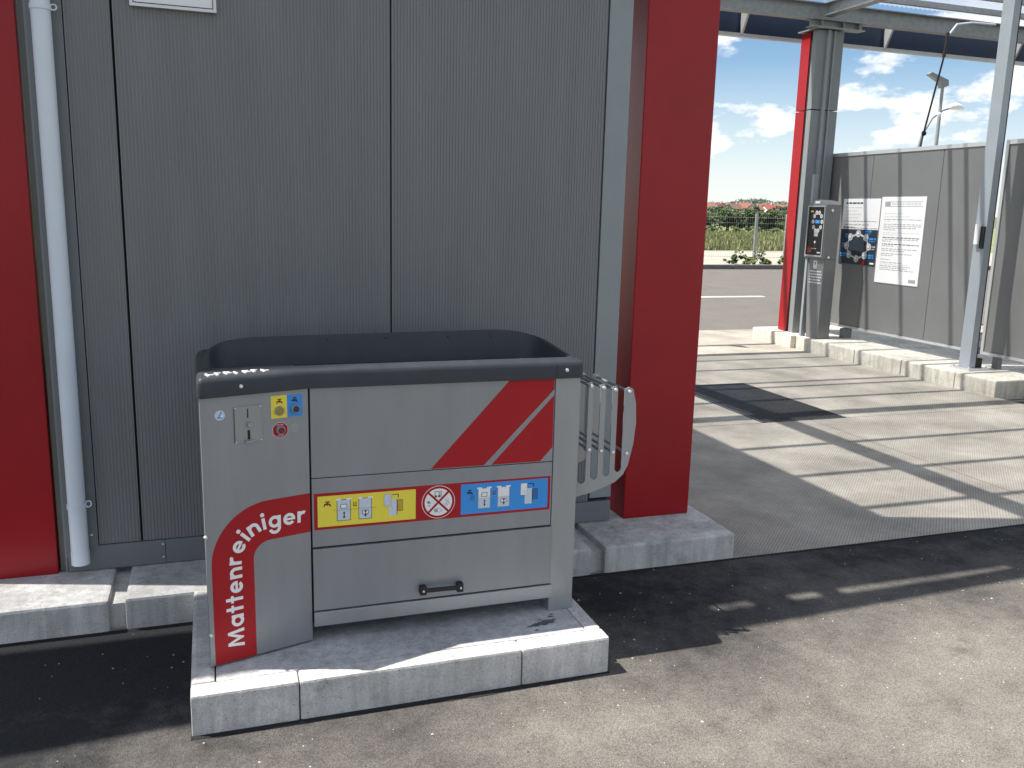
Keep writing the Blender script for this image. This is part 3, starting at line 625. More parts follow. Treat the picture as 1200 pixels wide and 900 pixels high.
# ------- black plastic top: rim + tub
o_ = .012
rim_out = [A-tp*o_+npn*o_, B+Vector((0, -o_, 0)), Vector((XP+o_, YB-o_, 0)), Vector((XP+o_, YR+.02, 0)), Vector((A.x-o_-.004, YR+.02, 0))]
def rnd(poly, rs, n=5):
    out = []
    for i, p in enumerate(poly):
        r_ = rs[i]
        if r_ == 0: out.append(p); continue
        a_, b_ = (poly[i-1]-p).normalized(), (poly[(i+1) % len(poly)]-p).normalized()
        for k in range(n+1):
            t = k/n; out.append((1-t)**2*(p+a_*r_)+2*t*(1-t)*p+t*t*(p+b_*r_))
    return out
ro_ = rnd(rim_out, [.03, 0, .03, .10, .10], 9)
rin = rnd([Vector((-.018, 2.990, 0)), Vector((.30, 2.990, 0)), Vector((XP-.018, 2.990, 0)), Vector((XP-.018, 3.428, 0)), Vector((-.018, 3.428, 0))], [.03, 0, .03, .17, .17], 9)
cen = Vector((.62, 3.2, 0))
def ins(loop, d):
    n = len(loop); res = []
    for i, p in enumerate(loop):
        t = (loop[(i+1) % n]-loop[i-1]).normalized(); res.append(p+Vector((-t.y, t.x, 0))*d)
    return res
n = len(ro_)
prof = [(0.006, 1.054), (0, 1.056), (0, 1.100), (.004, 1.112), (.011, 1.118)]
V, F = [], []
for d, z in prof: V += [p+Vector((0, 0, z)) for p in ins(ro_, d)]
def hoodz(p):
    import bisect
    xs = [-.06, -.03, .02, .065, .17, .28, .68, 1.10, 1.18, 1.26, 1.30]; zs = [1.118, 1.126, 1.143, 1.150, 1.158, 1.163, 1.169, 1.167, 1.163, 1.148, 1.138]
    x = min(max(p.x, -.059), 1.299); i = bisect.bisect(xs, x)-1; t = (x-xs[i])/(xs[i+1]-xs[i]); h = zs[i]*(1-t)+zs[i+1]*t
    k = min(1, max(0, (p.y-2.995)/.40)); k = k*k*(3-2*k)
    return 1.119+(h-1.119)*k
for d, z in ((-.014, None), (-.006, .006), (.006, .006), (.012, None)):
    for p in ins(rin, d):
        h = hoodz(p); V.append(Vector((p.x, p.y, 1.1185 if d == -.014 else (h+(z or 0) if d != .012 else h-.004))))
V += [Vector((p.x, p.y, .90)) for p in ins(rin, .03)]
rows = len(prof)+5
for r_ in range(rows-1):
    for i in range(n):
        j = (i+1) % n; F.append((r_*n+i, r_*n+j, (r_+1)*n+j, (r_+1)*n+i))
F.append(tuple((rows-1)*n+i for i in range(n)))
top = obj('tub_top', V, F, M['plastic'], mc, smooth=True)
top['label'] = 'black plastic tub top with raised back'
for X_ in (.42, .65, .9, 1.08): rivet(X_, 3.415, 1.150, .004, top, M['plastic'], 'screw')
on_panel('rim_screw', .128, 1.085, .0065, .016, M['bolt'], mc); rivet(1.225, YB-o_, 1.086, .0075, mc, name='rim_screw')
boxes('rim_joint', [(1.1855, 1.187, YB-o_-.0006, YB-o_+.004, 1.058, 1.106)], M['gap'], mc)
# raised letters on the wedge of the rim, seen edge on
let = []
r_ = random.Random(5)
for k in range(7):
    s = .035+k*.030; c_ = A+tp*s-npn*(.020+.004*(k % 3))
    let.append(([c_+tp*a_-npn*b_+Vector((0, 0, z_)) for z_ in (1.117, 1.1225) for a_, b_ in ((0, 0), (.006, 0), (.006, .035), (0, .035))], BF))
    if k % 2 == 0: let.append(([c_+tp*a_-npn*b_+Vector((0, 0, z_)) for z_ in (1.117, 1.122) for a_, b_ in ((.006, .012), (.022, .012), (.022, .018), (.006, .018))], BF))
    if k % 3: let.append(([c_+tp*a_-npn*b_+Vector((0, 0, z_)) for z_ in (1.117, 1.122) for a_, b_ in ((.006, .028), (.02, .028), (.02, .034), (.006, .034))], BF))
multi('raised_letters', let, M['white'], mc)
# ------- stainless mat rack on the right side
def comb(y, dz=0, cut=True):
    pts = [(1.288, .578), (1.36, .592), (1.42, .611), (1.463, .628), (1.495, .655), (1.515, .693), (1.533, .775), (1.541, .86), (1.536, .94), (1.522, .994), (1.505, 1.003), (1.487, .995)]
    slots = [(1.458, 1.486, .668, 1.008, 1.436), (1.408, 1.436, .654, 1.018, 1.386), (1.356, 1.386, .644, 1.026, 1.336), (1.303, 1.336, .632, 1.036, 1.290)]
    for a_, b_, zb, zt, nx in slots:
        pts += [(b_, zb+.012), (b_-.006, zb+.002), ((a_+b_)/2, zb-.002), (a_+.006, zb+.002), (a_, zb+.012), (a_, zt-.012), (a_-.006, zt), (max(nx+.004, 1.290), zt), (max(nx, 1.288), zt-.010)]
    return prism('rack_plate', [(x, y, z) for x, z in pts], (0, .005, 0), M['steel2'], mc)
comb(2.985); comb(3.295)
for i, (x, zt, zl) in enumerate(((1.346, 1.012, .765), (1.397, 1.004, .757), (1.447, .994, .749), (1.506, .985, .74))):
    for z in (zt, zl):
        tube('rod', [(x, 2.982, z), (x, 3.305, z)], .0055, M['steel2'], mc, n=8); rivet(x, 2.984, z, .008, mc, M['bolt'], 'rod_screw')
    rivet(x, 3.2949, zt, .008, mc, M['bolt'], 'rod_screw')
box('rack_mount', 1.272, 1.29, 2.985, 3.30, .60, .66, M['steel2'], mc); box('rack_mount', 1.272, 1.29, 2.985, 3.30, .95, .98, M['steel2'], mc)

# ================================================================== WASH LANE: partition wall on the right
pw = empty('lane_partition_wall', (7.72, 8.6, ZL)); tag(pw, 'sunlit grey partition wall carrying posters beside the payment terminal', 'wall')
for y0, y1 in ((7.225, 7.947), (7.953, 9.047), (9.053, 10.09)): box('wall_panel', 7.70, 7.74, y0, y1, .325, 2.44, M['lwall'], pw, .002)
box('core', 7.705, 7.735, 7.23, 10.085, .33, 2.435, M['gap'], pw)
box('top_rail', 7.69, 7.75, 7.22, 10.10, 2.44, 2.485, M['alu'], pw, .003); box('bottom_rail', 7.685, 7.755, 7.22, 10.10, .293, .323, M['alu'], pw, .003)
for y in (9.2, 7.3): box('foot', 7.62 if y > 9 else 7.69, 7.75, y, y+.07, ZL-.002, .293, M['term'], pw)
pw2 = empty('lane_partition_wall', (7.72, 5.5, ZL)); tag(pw2, 'grey partition wall section starting at the galvanised post', 'wall')
for i in range(3): box('wall_panel', 7.70, 7.74, 3.95+i*1.05, 3.95+(i+1)*1.05-.006, .325, 2.44, M['lwall'], pw2, .002)
box('end_profile', 7.688, 7.752, 7.10, 7.135, .293, 2.485, M['alu'], pw2, .002)
box('top_rail', 7.69, 7.75, 3.94, 7.098, 2.44, 2.485, M['alu'], pw2); box('bottom_rail', 7.685, 7.755, 3.94, 7.098, .293, .323, M['alu'], pw2)
for y in (4.0, 6.9): box('foot', 7.69, 7.75, y, y+.07, ZL-.002, .293, M['term'], pw2)
pw3 = empty('lane_partition_wall', (2.15, 7, ZL)); tag(pw3, 'grey partition wall running back from the red column by the rack', 'wall')
box('wall_panel', 2.13, 2.17, 4.22, 9.9, .30, 2.47, M['lwall'], pw3); box('foot', 2.13, 2.17, 4.4, 4.5, ZL-.04, .30, M['term'], pw3); box('foot', 2.13, 2.17, 9.6, 9.7, ZL-.04, .30, M['term'], pw3)
# galvanised post
ps = empty('galvanised_post', (7.42, 7.01, ZL)); tag(ps, 'galvanised steel post bolted to the lane kerb', 'post')
box('base_plate', 7.30, 7.58, 6.88, 7.14, ZL, ZL+.014, M['alu'], ps, .002)
box('shaft', 7.365, 7.445, 6.945, 7.085, ZL+.014, 4.1, M['steelp'], ps, .006)
box('rubber_seal', 7.447, 7.50, 6.985, 7.045, ZL+.10, 4.05, M['rubber'], ps); box('rubber_foot', 7.447, 7.54, 6.955, 7.07, ZL+.014, ZL+.11, M['rubber'], ps)
for x, y in ((7.325, 6.91), (7.325, 7.11), (7.555, 6.91), (7.555, 7.11)): tube('bolt', [(x, y, ZL+.012), (x, y, ZL+.032)], .013, M['bolt'], ps, n=8)
hb = box('hook_holder', 7.325, 7.362, 7.0, 7.05, 1.44, 1.64, M['white'], ps, .004); box('hook', 7.345, 7.364, 6.95, 6.998, 1.40, 1.62, M['rubber'], ps, .004)
# rear column
rc_ = empty('rear_column', (7.45, 9.95, ZL)); tag(rc_, 'rear canopy column with bright red edge and grey cladding', 'column')
for z0, z1 in ((ZL, 3.0), (3.012, 3.96)):
    box('red_cladding', 7.285, 7.66, 9.925, 10.11, z0, z1, M['redpaint'], rc_, .005)
    box('grey_cladding', 7.262, 7.66, 9.76, 9.85, z0, z1, M['clad'], rc_, .004)
box('column_core', 7.30, 7.64, 9.85, 9.925, ZL, 3.97, M['gap'], rc_)
box('guide_rail', 7.40, 7.44, 9.725, 9.757, ZL, 3.96, M['trim2'], rc_); box('guide_rail', 7.50, 7.52, 9.735, 9.757, ZL, 3.96, M['trim2'], rc_)
box('flange', 7.19, 7.255, 9.48, 9.52, ZL-.001, 2.2, M['trim2'], rc_); box('head_plate', 7.24, 7.70, 9.70, 10.13, 3.972, 3.985, M['galv'], rc_)
# payment terminal
tm = empty('payment_terminal', (7.29, 9.34, ZL)); tag(tm, 'tall grey payment terminal with black display panel on the lane kerb', 'terminal')
prism('pedestal', [(7.205, 9.172, ZL), (7.205, 9.40, ZL), (7.205, 9.50, 1.17), (7.205, 9.172, 1.17)], (.18, 0, 0), M['term'], tm, .006)
hp = [(7.175, 9.165, 1.17), (7.175, 9.525, 1.17), (7.175, 9.525, 1.83), (7.175, 9.46, 1.87), (7.175, 9.345, 1.888), (7.175, 9.23, 1.87), (7.175, 9.165, 1.83)]
hh = prism('head', hp, (.205, 0, 0), M['term'], tm, .006)
boxes('display_frame', [(7.160, 7.1745, 9.18, 9.51, 1.19, 1.21), (7.160, 7.1745, 9.18, 9.51, 1.80, 1.815), (7.160, 7.1745, 9.18, 9.195, 1.21, 1.80), (7.160, 7.1745, 9.495, 9.51, 1.21, 1.80)], M['steel2'], tm)
dsp = Print((7.1742, 9.345, 1.5), (0, -1, 0), Z, .0008)
dsp.rect(-.149, .149, -.289, .299, M['glassb'], 0)
for k in range(10):
    t = R(36*k); dsp.disc(.02+.085*math.cos(t), .12+.115*math.sin(t), .026, M['lgrey'], 1, 10); dsp.disc(.02+.085*math.cos(t), .12+.115*math.sin(t), .016, M['grey'], 2, 8)
dsp.rect(-.02, .06, .10, .14, M['blue'], 1); dsp.rect(-.12, -.07, .235, .255, M['yellow'], 1); dsp.disc(.0, -.13, .016, M['white'], 1, 12); dsp.rect(-.008, .008, -.20, -.155, M['brown'], 1); dsp.rect(-.05, .04, -.215, -.205, M['grey'], 1)
dsp.rect(-.13, -.05, -.265, -.20, M['brown'], 1); dsp.rect(.06, .12, -.265, -.25, M['lgrey'], 1); dsp.rect(-.03, .05, -.06, -.01, M['grey'], 1)
dsp.build('display', tm)
tp_ = Print((7.2048, 9.33, 1.1), (0, -1, 0), Z, .0008)
tp_.rect(-.04, .03, -.06, .04, M['lgrey'], 0); tp_.poly([(-.02, .02), (-.005, -.02), (.01, .02)], M['black'], 1); tp_.build('logo', tm); tp_ = Print((7.2048, 9.33, 1.1), (0, -1, 0), Z, .0008)
r_ = random.Random(2)
tp_.rect(-.115, .14, -.25, -.075, M['term'], 0)
for k in range(5):
    x = -.10
    while x < .12: q = r_.uniform(.015, .04); tp_.rect(x, min(x+q, .135), -.10-k*.035, -.085-k*.035, M['lgrey'], 1); x += q+.008
tp_.build('pedestal_print', tm)
box('name_plate', 7.168, 7.1745, 9.30, 9.39, 1.842, 1.868, M['lgrey'], tm)
for z in (1.76, 1.19): tube('lock', [(7.25, 9.165, z), (7.25, 9.150, z)], .016, M['bolt'], tm, n=10)
# posters
def poster(y_left, y_right, z0, z1, name, label):
    t = empty(name, (7.699, (y_left+y_right)/2, z0)); tag(t, label, 'poster')
    box('sheet', 7.693, 7.6995, y_right, y_left, z0, z1, M['white'], t)
    return t, Print((7.693, y_left, z0), (0, -1, 0), Z, .0012)
def lines(p, x0, x1, y, h_, m, r_, layer=0):
    x = x0
    while x < x1-.015:
        q = r_.uniform(.02, .075); p.rect(x, min(x+q, x1), y, y+h_, m, layer); x += q+.012
r_ = random.Random(11)
t, p = poster(9.512, 8.845, 1.106, 1.913, 'programme_poster', 'white poster with dark wash programme ring diagram next to the terminal')
W_, H_ = .667, .807
lines(p, .05, .36, .745, .018, M['black'], r_)
for k, q in enumerate((.3, .22, .3, .25, .58, .45, .6)): lines(p, .05, .05+q, .695-k*.042, .009, M['lgrey'] if k < 4 else M['grey'], r_)
lines(p, .03, .25, .445, .02, M['grey'], r_)
M['slate'] = mat('dark_slate_print', (.03, .04, .055), .4)
p.rect(.0, W_, .0, .432, M['slate'], 0)
pos = [(.33+.20*math.sin(R(a_)), .225+.155*math.cos(R(a_))) for a_ in (0, 45, 90, 135, 180, 225, 270, 315)]
for i, (a_, b_) in enumerate(pos):
    q = pos[(i+1) % 8]; p.line((a_, b_), q, .022, M['lgrey'], 1)
for a_, b_ in pos: p.disc(a_, b_, .045, M['lgrey'], 2, 14); p.disc(a_+.005, b_, .028, M['grey'], 3, 8); p.rect(a_-.02, a_+.015, b_-.01, b_+.016, M['white'], 4)
for (a_, b_), c_ in zip([(.44, .40), (.53, .31), (.56, .215), (.54, .11), (.40, .03), (.02, .115), (.04, .235), (.09, .355)], ['blue', 'blue', 'grey', 'blue', 'red', 'blue', 'blue', 'blue']):
    lines(p, a_, min(a_+.12, W_-.02), b_, .022, M[c_], r_, 1); lines(p, a_, min(a_+.10, W_-.03), b_-.025, .014, M[c_], r_, 1)
p.rect(W_-.09, W_-.02, .015, .035, M['white'], 1)
p.build('print', t)
t, p = poster(8.828, 8.120, .915, 1.932, 'rules_poster', 'tall white poster of printed user rules on the partition wall')
W_, H_ = .708, 1.017
p.rect(.002, W_-.002, .002, H_-.002, M['white'], -.4); p.rect(.06, .15, H_-.115, H_-.055, M['grey'], 0); p.rect(.15, .66, H_-.062, H_-.055, M['grey'], 0); p.rect(.15, .66, H_-.115, H_-.108, M['grey'], 0); lines(p, .17, .64, H_-.095, .022, M['lgrey'], r_)
y = H_-.20
for k, (ln, m_) in enumerate(((.3, 'lgrey'), (0, 0), (.42, 'lgrey'), (0, 0), (.6, 'grey'), (.1, 'lgrey'), (0, 0), (.6, 'grey'), (.6, 'grey'), (.52, 'grey'), (.2, 'grey'), (0, 0), (.58, 'lgrey'), (.25, 'lgrey'), (0, 0), (.6, 'black'), (.6, 'grey'), (.15, 'grey'), (0, 0), (.6, 'black'), (.2, 'grey'), (0, 0), (.58, 'grey'), (.38, 'grey'), (0, 0), (.5, 'grey'), (.2, 'grey'), (0, 0), (0, 0), (.16, 'grey'), (0, 0), (.35, 'grey'), (.48, 'lgrey'), (.5, 'grey'), (.45, 'grey'), (.55, 'grey'))):
    if ln: lines(p, .07, .07+ln, y, .009, M[m_], r_)
    y -= .0215 if ln else .013
p.rect(.56, .67, .03, .07, M['grey'], 0)
p.build('print', t)

# ================================================================== CANOPY
cn = empty('canopy', (3, 7, 4.0)); tag(cn, 'steel canopy of beams and clear corrugated sheets over the wash bays', 'canopy')
XA, XB = -7.82, 13.5
ibeam('rear_beam', (XA, 9.86, 4.09), (XB, 9.86, 4.09), .20, .12, M['galv'], cn)
ibeam('middle_beam', (XA, 6.83, 4.09), (XB, 6.83, 4.09), .20, .14, M['galv'], cn)
ibeam('front_beam', (XA, 4.02, 4.09), (XB, 4.02, 4.09), .20, .12, M['galv'], cn)
for x in (-5.9, -.82, 2.28, 7.42, 12.5):
    ibeam('rafter', (x, 4.08, 4.13), (x, 6.76, 4.13), .16, .13, M['galv'], cn); ibeam('rafter', (x, 6.90, 4.13), (x, 9.80, 4.13), .16, .13, M['galv'], cn)
for y in (4.65, 5.29, 5.96, 7.42, 7.95, 8.17, 8.92, 9.5): box('purlin', XA, XB, y-.025, y+.025, 4.292, 4.36, M['galv'], cn)
ibeam('cap_beam', (7.16, 9.80, 3.987), (7.95, 9.80, 3.987), .10, .14, M['galv'], cn)
for x in (7.3, 7.62, 7.86): box('stiffener', x, x+.01, 9.735, 9.865, 4.0, 4.075, M['galv'], cn)
def corrugated(name, x0, x1, y0, y1, z, m, parent, per=.076, dep=.018):
    k = int((x1-x0)/per*4); V, F = [], []
    for i in range(k+1):
        x = x0+(x1-x0)*i/k; h = dep*math.sin(2*math.pi*(x-x0)/per)
        V += [(x, y0, z+h), (x, y1, z+h)]
    F = [(2*i, 2*i+2, 2*i+3, 2*i+1) for i in range(k)]
    return obj(name, V, F, m, parent, smooth=True)
x = XA
while x < XB-.1:
    corrugated('roof_sheet', x, min(x+1.14, XB), 4.085, 9.9, 4.382, M['clad'] if -1.0 < x+.5 < 1.2 else M['sheet'], cn); x += 1.14
def fascia(y, yin, x0, x1, label, dz=0, slit=None):
    f = empty('fascia', ((x0+x1)/2, y, 4.0)); tag(f, label, 'fascia')
    s = 1 if yin < y else -1
    box('board', x0, x1, min(y, y-s*.02), max(y, y-s*.02), 3.99, 4.32, M['navy'], f)
    box('edge_strip', x0, x1, min(y+s*.01, y-s*.06), max(y+s*.01, y-s*.06), 3.945, 3.988, M['alu'], f)
    return f
rf = fascia(10.55, 9.9, XA, XB, 'navy blue fascia board along the rear canopy edge')
for x in (4.3, 6.62, 8.9, 11.2):
    prism('bracket', [(x, 10.50, 4.30), (x, 10.50, 3.97), (x, 10.47, 3.97), (x, 10.30, 4.30)], (.03, 0, 0), M['alu'], rf)
for x in (8.0, 3.0): box('downlight', x, x+.16, 10.40, 10.46, 4.02, 4.12, M['rubber'], rf)
ff = empty('fascia', (2, 3.6, 3.95)); tag(ff, 'navy blue fascia board along the front canopy edge above the machine wall', 'fascia')
fy = lambda x: 3.565+.045*(x-.5)
def askew(name, x0, x1, d0, d1, z0, z1, m, back=None):
    q = [(x0, fy(x0)+d0), (x1, fy(x1)+d0), (x1, back if back else fy(x1)+d1), (x0, back if back else fy(x0)+d1)]
    return prism(name, [(a_, b_, z0) for a_, b_ in q], (0, 0, z1-z0), m, ff)
askew('board', XA, 10., 0, .02, 3.99, 4.32, M['navy']); askew('edge_strip', XA, 10., -.005, .05, 3.945, 3.988, M['alu'])
for x0, x1, slit in ((XA, -.26, 0), (-.259, -.06, 1), (-.059, .13, 0), (.131, .29, 1), (.291, .40, 0), (.401, 1.42, 1), (1.421, 1.53, 0), (1.531, 1.70, 1), (1.701, 10., 0)):
    if slit: askew('gutter_board', x0, x1, .022, 0, 4.325, 4.345, M['galv'], 3.705); box('gutter_board', x0, x1, 3.752, 4.08, 4.325, 4.345, M['galv'], ff)
    else: askew('gutter_board', x0, x1, .022, 0, 4.325, 4.345, M['galv'], 4.08)

# hanging hose boom in the next bay and its cable
hs_ = empty('hose_boom', (8.55, 9.9, 4.1)); tag(hs_, 'thin dark hose hanging from the canopy in the next bay', 'hose')
tube('hose', [(9.25, 9.72, 4.05), (9.22, 9.72, 3.75), (9.11, 9.72, 3.2), (9.02, 9.72, 2.75), (8.97, 9.72, 2.35), (8.95, 9.72, 1.6)], .012, M['rubber'], hs_, n=8)
tube('spring_sleeve', [(9.25, 9.72, 4.08), (9.225, 9.72, 3.78)], .022, M['rubber'], hs_, n=8)
tube('supply_cable', [(10.0, 9.70, 4.24), (9.6, 9.70, 4.23), (9.37, 9.71, 4.19), (9.27, 9.72, 4.06)], .014, M['pvc'], hs_, n=8)
rivet(9.03, 9.72, 2.80, .035, hs_, M['rubber'], 'weight')

# ================================================================== street lamps behind
lp = empty('street_lamp', (25.15, 26.4, .03)); tag(lp, 'tall street lamp with flat dark panel head above the partition wall', 'street lamp')
tube('pole', [(25.15, 26.4, .03), (25.15, 26.4, 6.42)], [.085, .055], M['galv'], lp, n=12)
prism('panel_head', [(25.32, 26.32, 6.66), (25.36, 26.32, 6.46), (25.08, 26.32, 6.36), (24.98, 26.32, 6.55), (24.42, 26.32, 6.80), (24.55, 26.32, 6.88)], (0, .2, 0), M['clad'], lp, .015)
rivet(25.07, 26.35, 5.45, .09, lp, M['white'], 'sensor')
lp2 = empty('street_lamp', (25.0, 27.3, .03)); tag(lp2, 'curved arm street lamp with white cobra head behind the panel lamp', 'street lamp')
tube('pole', [(25.1, 27.3, .03), (25.13, 27.3, 4.0), (25.28, 27.3, 4.8), (25.7, 27.3, 5.45), (26.15, 27.3, 5.75), (26.5, 27.3, 5.85)], [.06, .055, .045, .04, .035, .035], M['clad'], lp2, n=10)
V, F = tubev([(26.4, 27.3, 5.85), (26.5, 27.3, 5.89), (26.7, 27.3, 5.92), (26.95, 27.3, 5.90), (27.1, 27.3, 5.86)], [.04, .10, .13, .11, .03], 12)
obj('lamp_head', V, F, M['white'], lp2, smooth=True)

# ================================================================== fence, weeds, meadow
fn = empty('mesh_fence', (20, 27.8, .05)); tag(fn, 'grey wire mesh fence between road and meadow', 'fence')
fdir = Vector((1.36, -.55, 0)).normalized(); f0 = Vector((18.7, 27.7, .05)); PITCHF = 1.62
fdir = Vector((1, -.30, 0)).normalized()
first = None
for i in range(-5, 7):
    if i in (-1, -3): continue
    p = f0+fdir*(i*PITCHF*.68)
    if first is None: first = box('post', p.x-.05, p.x+.05, p.y-.03, p.y+.03, .03, 1.80, M['galv'], fn); fp = p
    else: dup(first, p-fp, fn)
a_, b_ = f0-fdir*5.6, f0+fdir*6.7
for z in (.25, .45, .65, .85, 1.05, 1.25, 1.45, 1.65):
    tube('wire', [(a_.x, a_.y, z), (b_.x, b_.y, z)], .006, M['galv'], fn, n=6)
vw = []
for i in range(150):
    p = a_+(b_-a_)*(i/149); vw.append((bv(p.x-.0016, p.x+.0016, p.y-.002, p.y+.002, .2, 1.72), BF))
vo_ = multi('vertical_wires', vw, M['galv'], fn); vo_['kind'] = 'stuff'
def leaves(cl, per, size, rnd_, flat=1.):
    V, F = [], []
    for c, rad in cl:
        for _ in range(per):
            d = Vector((rnd_.gauss(0, 1), rnd_.gauss(0, 1), rnd_.gauss(0, 1))).normalized()*(rnd_.random()**.4)
            p = Vector(c)+Vector((d.x*rad[0], d.y*rad[1], d.z*rad[2])); s = size*rnd_.uniform(.6, 1.4)
            u = Vector((rnd_.gauss(0, 1), rnd_.gauss(0, 1), rnd_.gauss(0, 1)*flat)).normalized(); v = u.orthogonal().normalized()
            k = len(V); V += [p-u*s, p-v*s*.6, p+u*s, p+v*s*.6]; F.append((k, k+1, k+2, k+3))
    return V, F
def bush(name, x, y, z, w_, h_, m, label, cat, group, seed, n=14, per=90, size=.13, trunk=True):
    r_ = random.Random(seed); t = empty(name, (x, y, z)); tag(t, label, cat, group)
    cl = [((x+r_.uniform(-.38, .38)*w_, y+r_.uniform(-.3, .3)*w_, z+h_*r_.uniform(.2, .85)*(1 if k % 3 else .8)), (w_*r_.uniform(.13, .24), w_*r_.uniform(.13, .24), h_*r_.uniform(.10, .2))) for k in range(n)]
    V, F = leaves(cl, per, size, r_); obj('crown', V, F, m, t)
    if trunk:
        tube('trunk', [(x, y, z-.05), (x+.03, y, z+h_*.35), (x-.05, y, z+h_*.6)], [w_*.05, w_*.035, w_*.015], M['bark'], t, n=8)
        tube('limb', [(x, y, z+h_*.3), (x+w_*.2, y, z+h_*.6)], [w_*.025, w_*.01], M['bark'], t, n=6); tube('limb', [(x, y, z+h_*.25), (x-w_*.22, y, z+h_*.55)], [w_*.025, w_*.01], M['bark'], t, n=6)
    return t
# weeds growing at the fence foot
k = 0
for px, Yw_, h_ in ((.650, 26.9, .35), (.662, 26.6, .3), (.664, 26.9, .75), (.675, 26.3, .25), (.690, 26.4, .3), (.70, 26.6, .22), (.64, 26.8, .3), (.72, 26.9, .3)):
    bush('weed_plant', px*Yw_+.0, Yw_, .05, h_*1.6, h_, M['leaf2'] if k % 2 else M['leaf'], 'small leafy weed growing in the sandy strip at the fence', 'weed', 'weeds at the fence foot', 40+k, n=5, per=22, size=.06, trunk=False); k += 1
# dry meadow grass
r_ = random.Random(9); V, F = [], []
for _ in range(16000):
    y = 38.5+52*r_.random()**1.5; x = y*r_.uniform(.45, .95); h_ = r_.uniform(.1, .38); wd = r_.uniform(.04, .10); a_ = r_.uniform(0, 3.14); ln = r_.uniform(-.2, .2)
    dx, dy = math.cos(a_)*wd, math.sin(a_)*wd; q = len(V); V += [(x-dx, y-dy, -.16), (x+dx, y+dy, -.16), (x+ln, y+ln*.5, h_)]; F.append((q, q+1, q+2))
mg = obj('meadow_grass', V, F, M['grass']); struct(mg, 'dry yellow green meadow grass beyond the sandy strip', 'stuff')
# hedge trees behind the meadow
i = 0
for xr, Y_, w_, h_, m_ in ((.46, 94, 5, 3.2, 'leaf'), (.51, 92, 5.5, 3.0, 'leaf'), (.56, 95, 5, 3.4, 'leaf'), (.600, 92, 4.6, 3.3, 'leaf'), (.632, 95, 4.4, 3.2, 'leaf'), (.665, 93, 3.6, 3.0, 'leaf'), (.690, 96, 4.2, 3.1, 'leaf'), (.722, 94, 4.6, 3.0, 'leaf'), (.762, 95, 5, 3.2, 'leaf'), (.81, 95, 5, 3.1, 'leaf'), (.86, 93, 5, 3.3, 'leaf')):
    bush('hedge_tree', xr*Y_, Y_, -.16, w_, h_, M[m_], 'round dark green tree of the hedge row beyond the meadow', 'tree', 'hedge row trees', 100+i, n=20, per=110, size=.17); i += 1
for xr in (.612, .648, .677, .706):
    bush('hedge_shrub', xr*88, 88, -.16, 1.9, .95, M['leaf2'], 'low pale green shrub in front of the dark hedge row', 'shrub', 'pale shrubs before the hedge', 130+i, n=8, per=70, size=.10); i += 1
# ================================================================== village on the rise
def hz(x, y): 
    t = min(1, max(0, (y-260)/600)); return -.2+9.5*t*t*(3-2*t)
V, F = [], []; nx, ny = 14, 14
for j in range(ny+1):
    for i_ in range(nx+1):
        y = 250+j*90; xx = y*(.3+.9*i_/nx); V.append((xx, y, hz(xx, y)+random.uniform(-.4, .4)))
for j in range(ny):
    for i_ in range(nx): q = j*(nx+1)+i_; F.append((q, q+1, q+nx+2, q+nx+1))
hl = obj('hill', V, F, M['hill'], smooth=True); struct(hl)
roofm = [mat('red_tile_roof', (.34, .075, .06), .8, var=.12, vscale=2), mat('orange_tile_roof', (.27, .115, .085), .8, var=.12, vscale=2), mat('brown_tile_roof', (.17, .095, .08), .8, var=.12, vscale=2)]
wallm = [mat('white_render', (.72, .70, .66), .9, var=.05), mat('cream_render', (.62, .56, .45), .9, var=.05)]
r_ = random.Random(21); roofn = ['bright red', 'orange tiled', 'brown tiled']; walln = ['white', 'cream']
def house(x, y, w_, d_, h_, rh, ri, wi, rot):
    z = hz(x, y)-.5; t = empty('village_house', (x, y, z)); t.rotation_euler[2] = rot
    tag(t, 'distant %s village house with %s roof' % (walln[wi], roofn[ri]), 'house', 'houses of the distant village')
    box('wall', x-w_/2, x+w_/2, y-d_/2, y+d_/2, z, z+h_, wallm[wi], t)
    g_ = prism('gable', [(x-w_/2, y-d_/2+.05, z+h_), (x-w_/2, y+d_/2-.05, z+h_), (x-w_/2, y, z+h_+rh-.2)], (w_, 0, 0), wallm[wi], t)
    e = .6; V = [(x-w_/2-e, y-d_/2-e, z+h_-.3), (x+w_/2+e, y-d_/2-e, z+h_-.3), (x+w_/2+e, y, z+h_+rh), (x-w_/2-e, y, z+h_+rh), (x-w_/2-e, y+d_/2+e, z+h_-.3), (x+w_/2+e, y+d_/2+e, z+h_-.3)]
    V += [(a_, b_, c_-.3) for a_, b_, c_ in V]
    rf_ = obj('roof', V, [(0, 1, 2, 3), (3, 2, 5, 4), (6, 9, 8, 7), (9, 10, 11, 8), (0, 6, 7, 1), (4, 5, 11, 10), (0, 3, 9, 6), (3, 4, 10, 9), (1, 7, 8, 2), (2, 8, 11, 5)], roofm[ri], t)
    box('chimney', x+w_*.2, x+w_*.2+.7, y-.35, y+.35, z+h_+rh-.8, z+h_+rh+.9, wallm[1], rf_)
    for q in range(3):
        box('window', x-w_/2+w_*(.18+.27*q), x-w_/2+w_*(.18+.27*q)+1.2, y-d_/2-.05, y-d_/2+.02, z+h_*.45, z+h_*.45+1.3, M['glassb'], t)
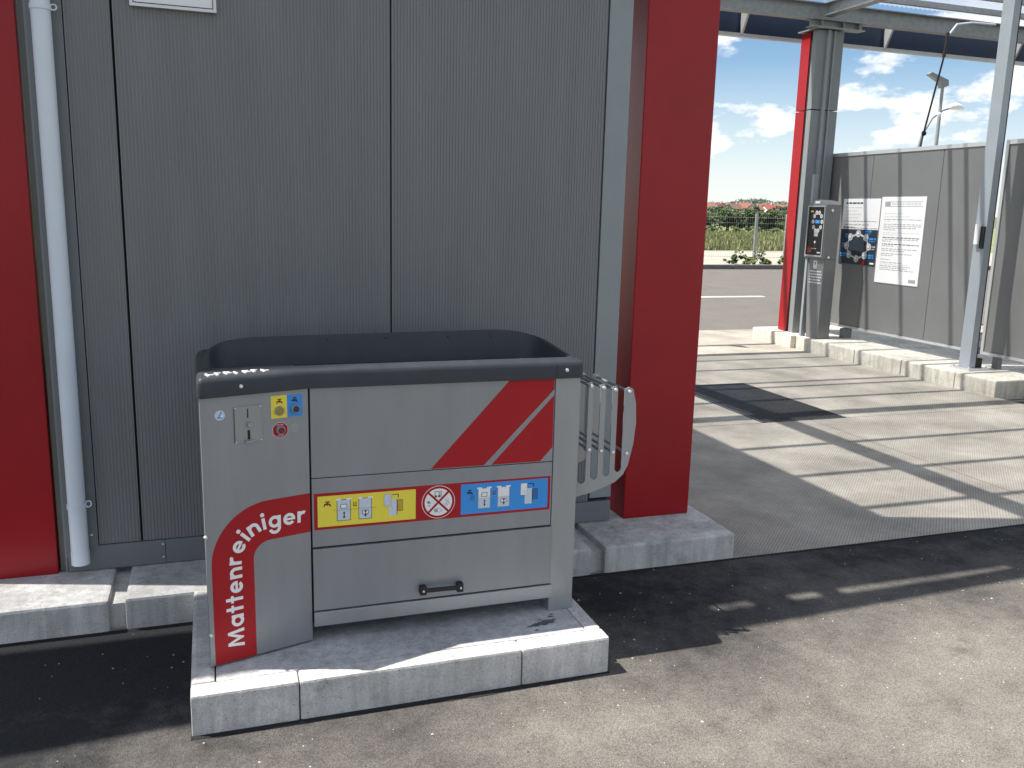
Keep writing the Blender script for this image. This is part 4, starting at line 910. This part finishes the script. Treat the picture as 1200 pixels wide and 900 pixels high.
for xr, y, ri, rot in ((.50, 640, 1, .2), (.535, 700, 0, -.3), (.565, 620, 2, .4), (.598, 760, 1, .1), (.618, 640, 0, .5), (.627, 720, 1, -.2), (.640, 560, 2, .1), (.646, 660, 1, .3), (.655, 600, 1, -.4), (.663, 700, 2, .2), (.672, 560, 1, .5), (.684, 640, 1, -.1), (.692, 580, 0, .2), (.703, 690, 1, .3), (.715, 600, 1, -.3), (.74, 660, 2, .1), (.77, 620, 1, .4), (.80, 690, 0, -.2), (.60, 560, 1, -.3), (.585, 660, 1, .3)):
    house(xr*y, y, r_.uniform(7.5, 12), r_.uniform(7, 9), r_.uniform(3., 4.5), r_.uniform(2.6, 4.0), ri, r_.randint(0, 1), rot)
for i_ in range(40):
    y = r_.uniform(400, 740); xr = .5+.3*i_/40+r_.uniform(-.01, .01)
    bush('village_tree', xr*y, y, hz(xr*y, y)-.3, r_.uniform(7, 12), r_.uniform(5, 8), M['leaf3'], 'distant rounded green tree among the village houses', 'tree', 'trees in the distant village', 200+i_, n=12, per=40, size=.7)
V, F = [], []
for i_ in range(420):
    xr = r_.uniform(.5, .9); y = r_.uniform(1000, 1180); prof_h = 9+9*math.exp(-((xr-.668)/.03)**2)+3*math.exp(-((xr-.71)/.012)**2)
    c = (xr*y, y, 10+prof_h*r_.uniform(.1, 1)); v_, f_ = leaves([(c, (7, 7, 3.2))], 26, 1.6, r_); q = len(V); V += v_; F += [tuple(a_+q for a_ in f) for f in f_]
fo = obj('forest', V, F, M['leaf3']); struct(fo, 'far wooded ridge above the village', 'stuff')
# ================================================================== loose grit on the asphalt
V, F = [], []; r_ = random.Random(31)
for _ in range(420):
    x = r_.uniform(-1.2, 4.5); y = r_.uniform(1.6, 3.5)
    if X0-.02 < x < X1+.02 and y > Y0-.02: continue
    s = r_.uniform(.0015, .0042)*(1.8 if r_.random() < .05 else 1); q = len(V)
    V += [(x+s*math.cos(t)*r_.uniform(.7, 1.3), y+s*math.sin(t)*r_.uniform(.7, 1.3), .0) for t in (0, 1.3, 2.5, 3.8, 5.1)]+[(x, y, s*.8)]
    F += [(q+k, q+(k+1) % 5, q+5) for k in range(5)]
gt = obj('loose_grit', V, F, mat('pale_grit', (.42, .40, .37), .9)); struct(gt, 'pale grit scattered on the asphalt', 'stuff')
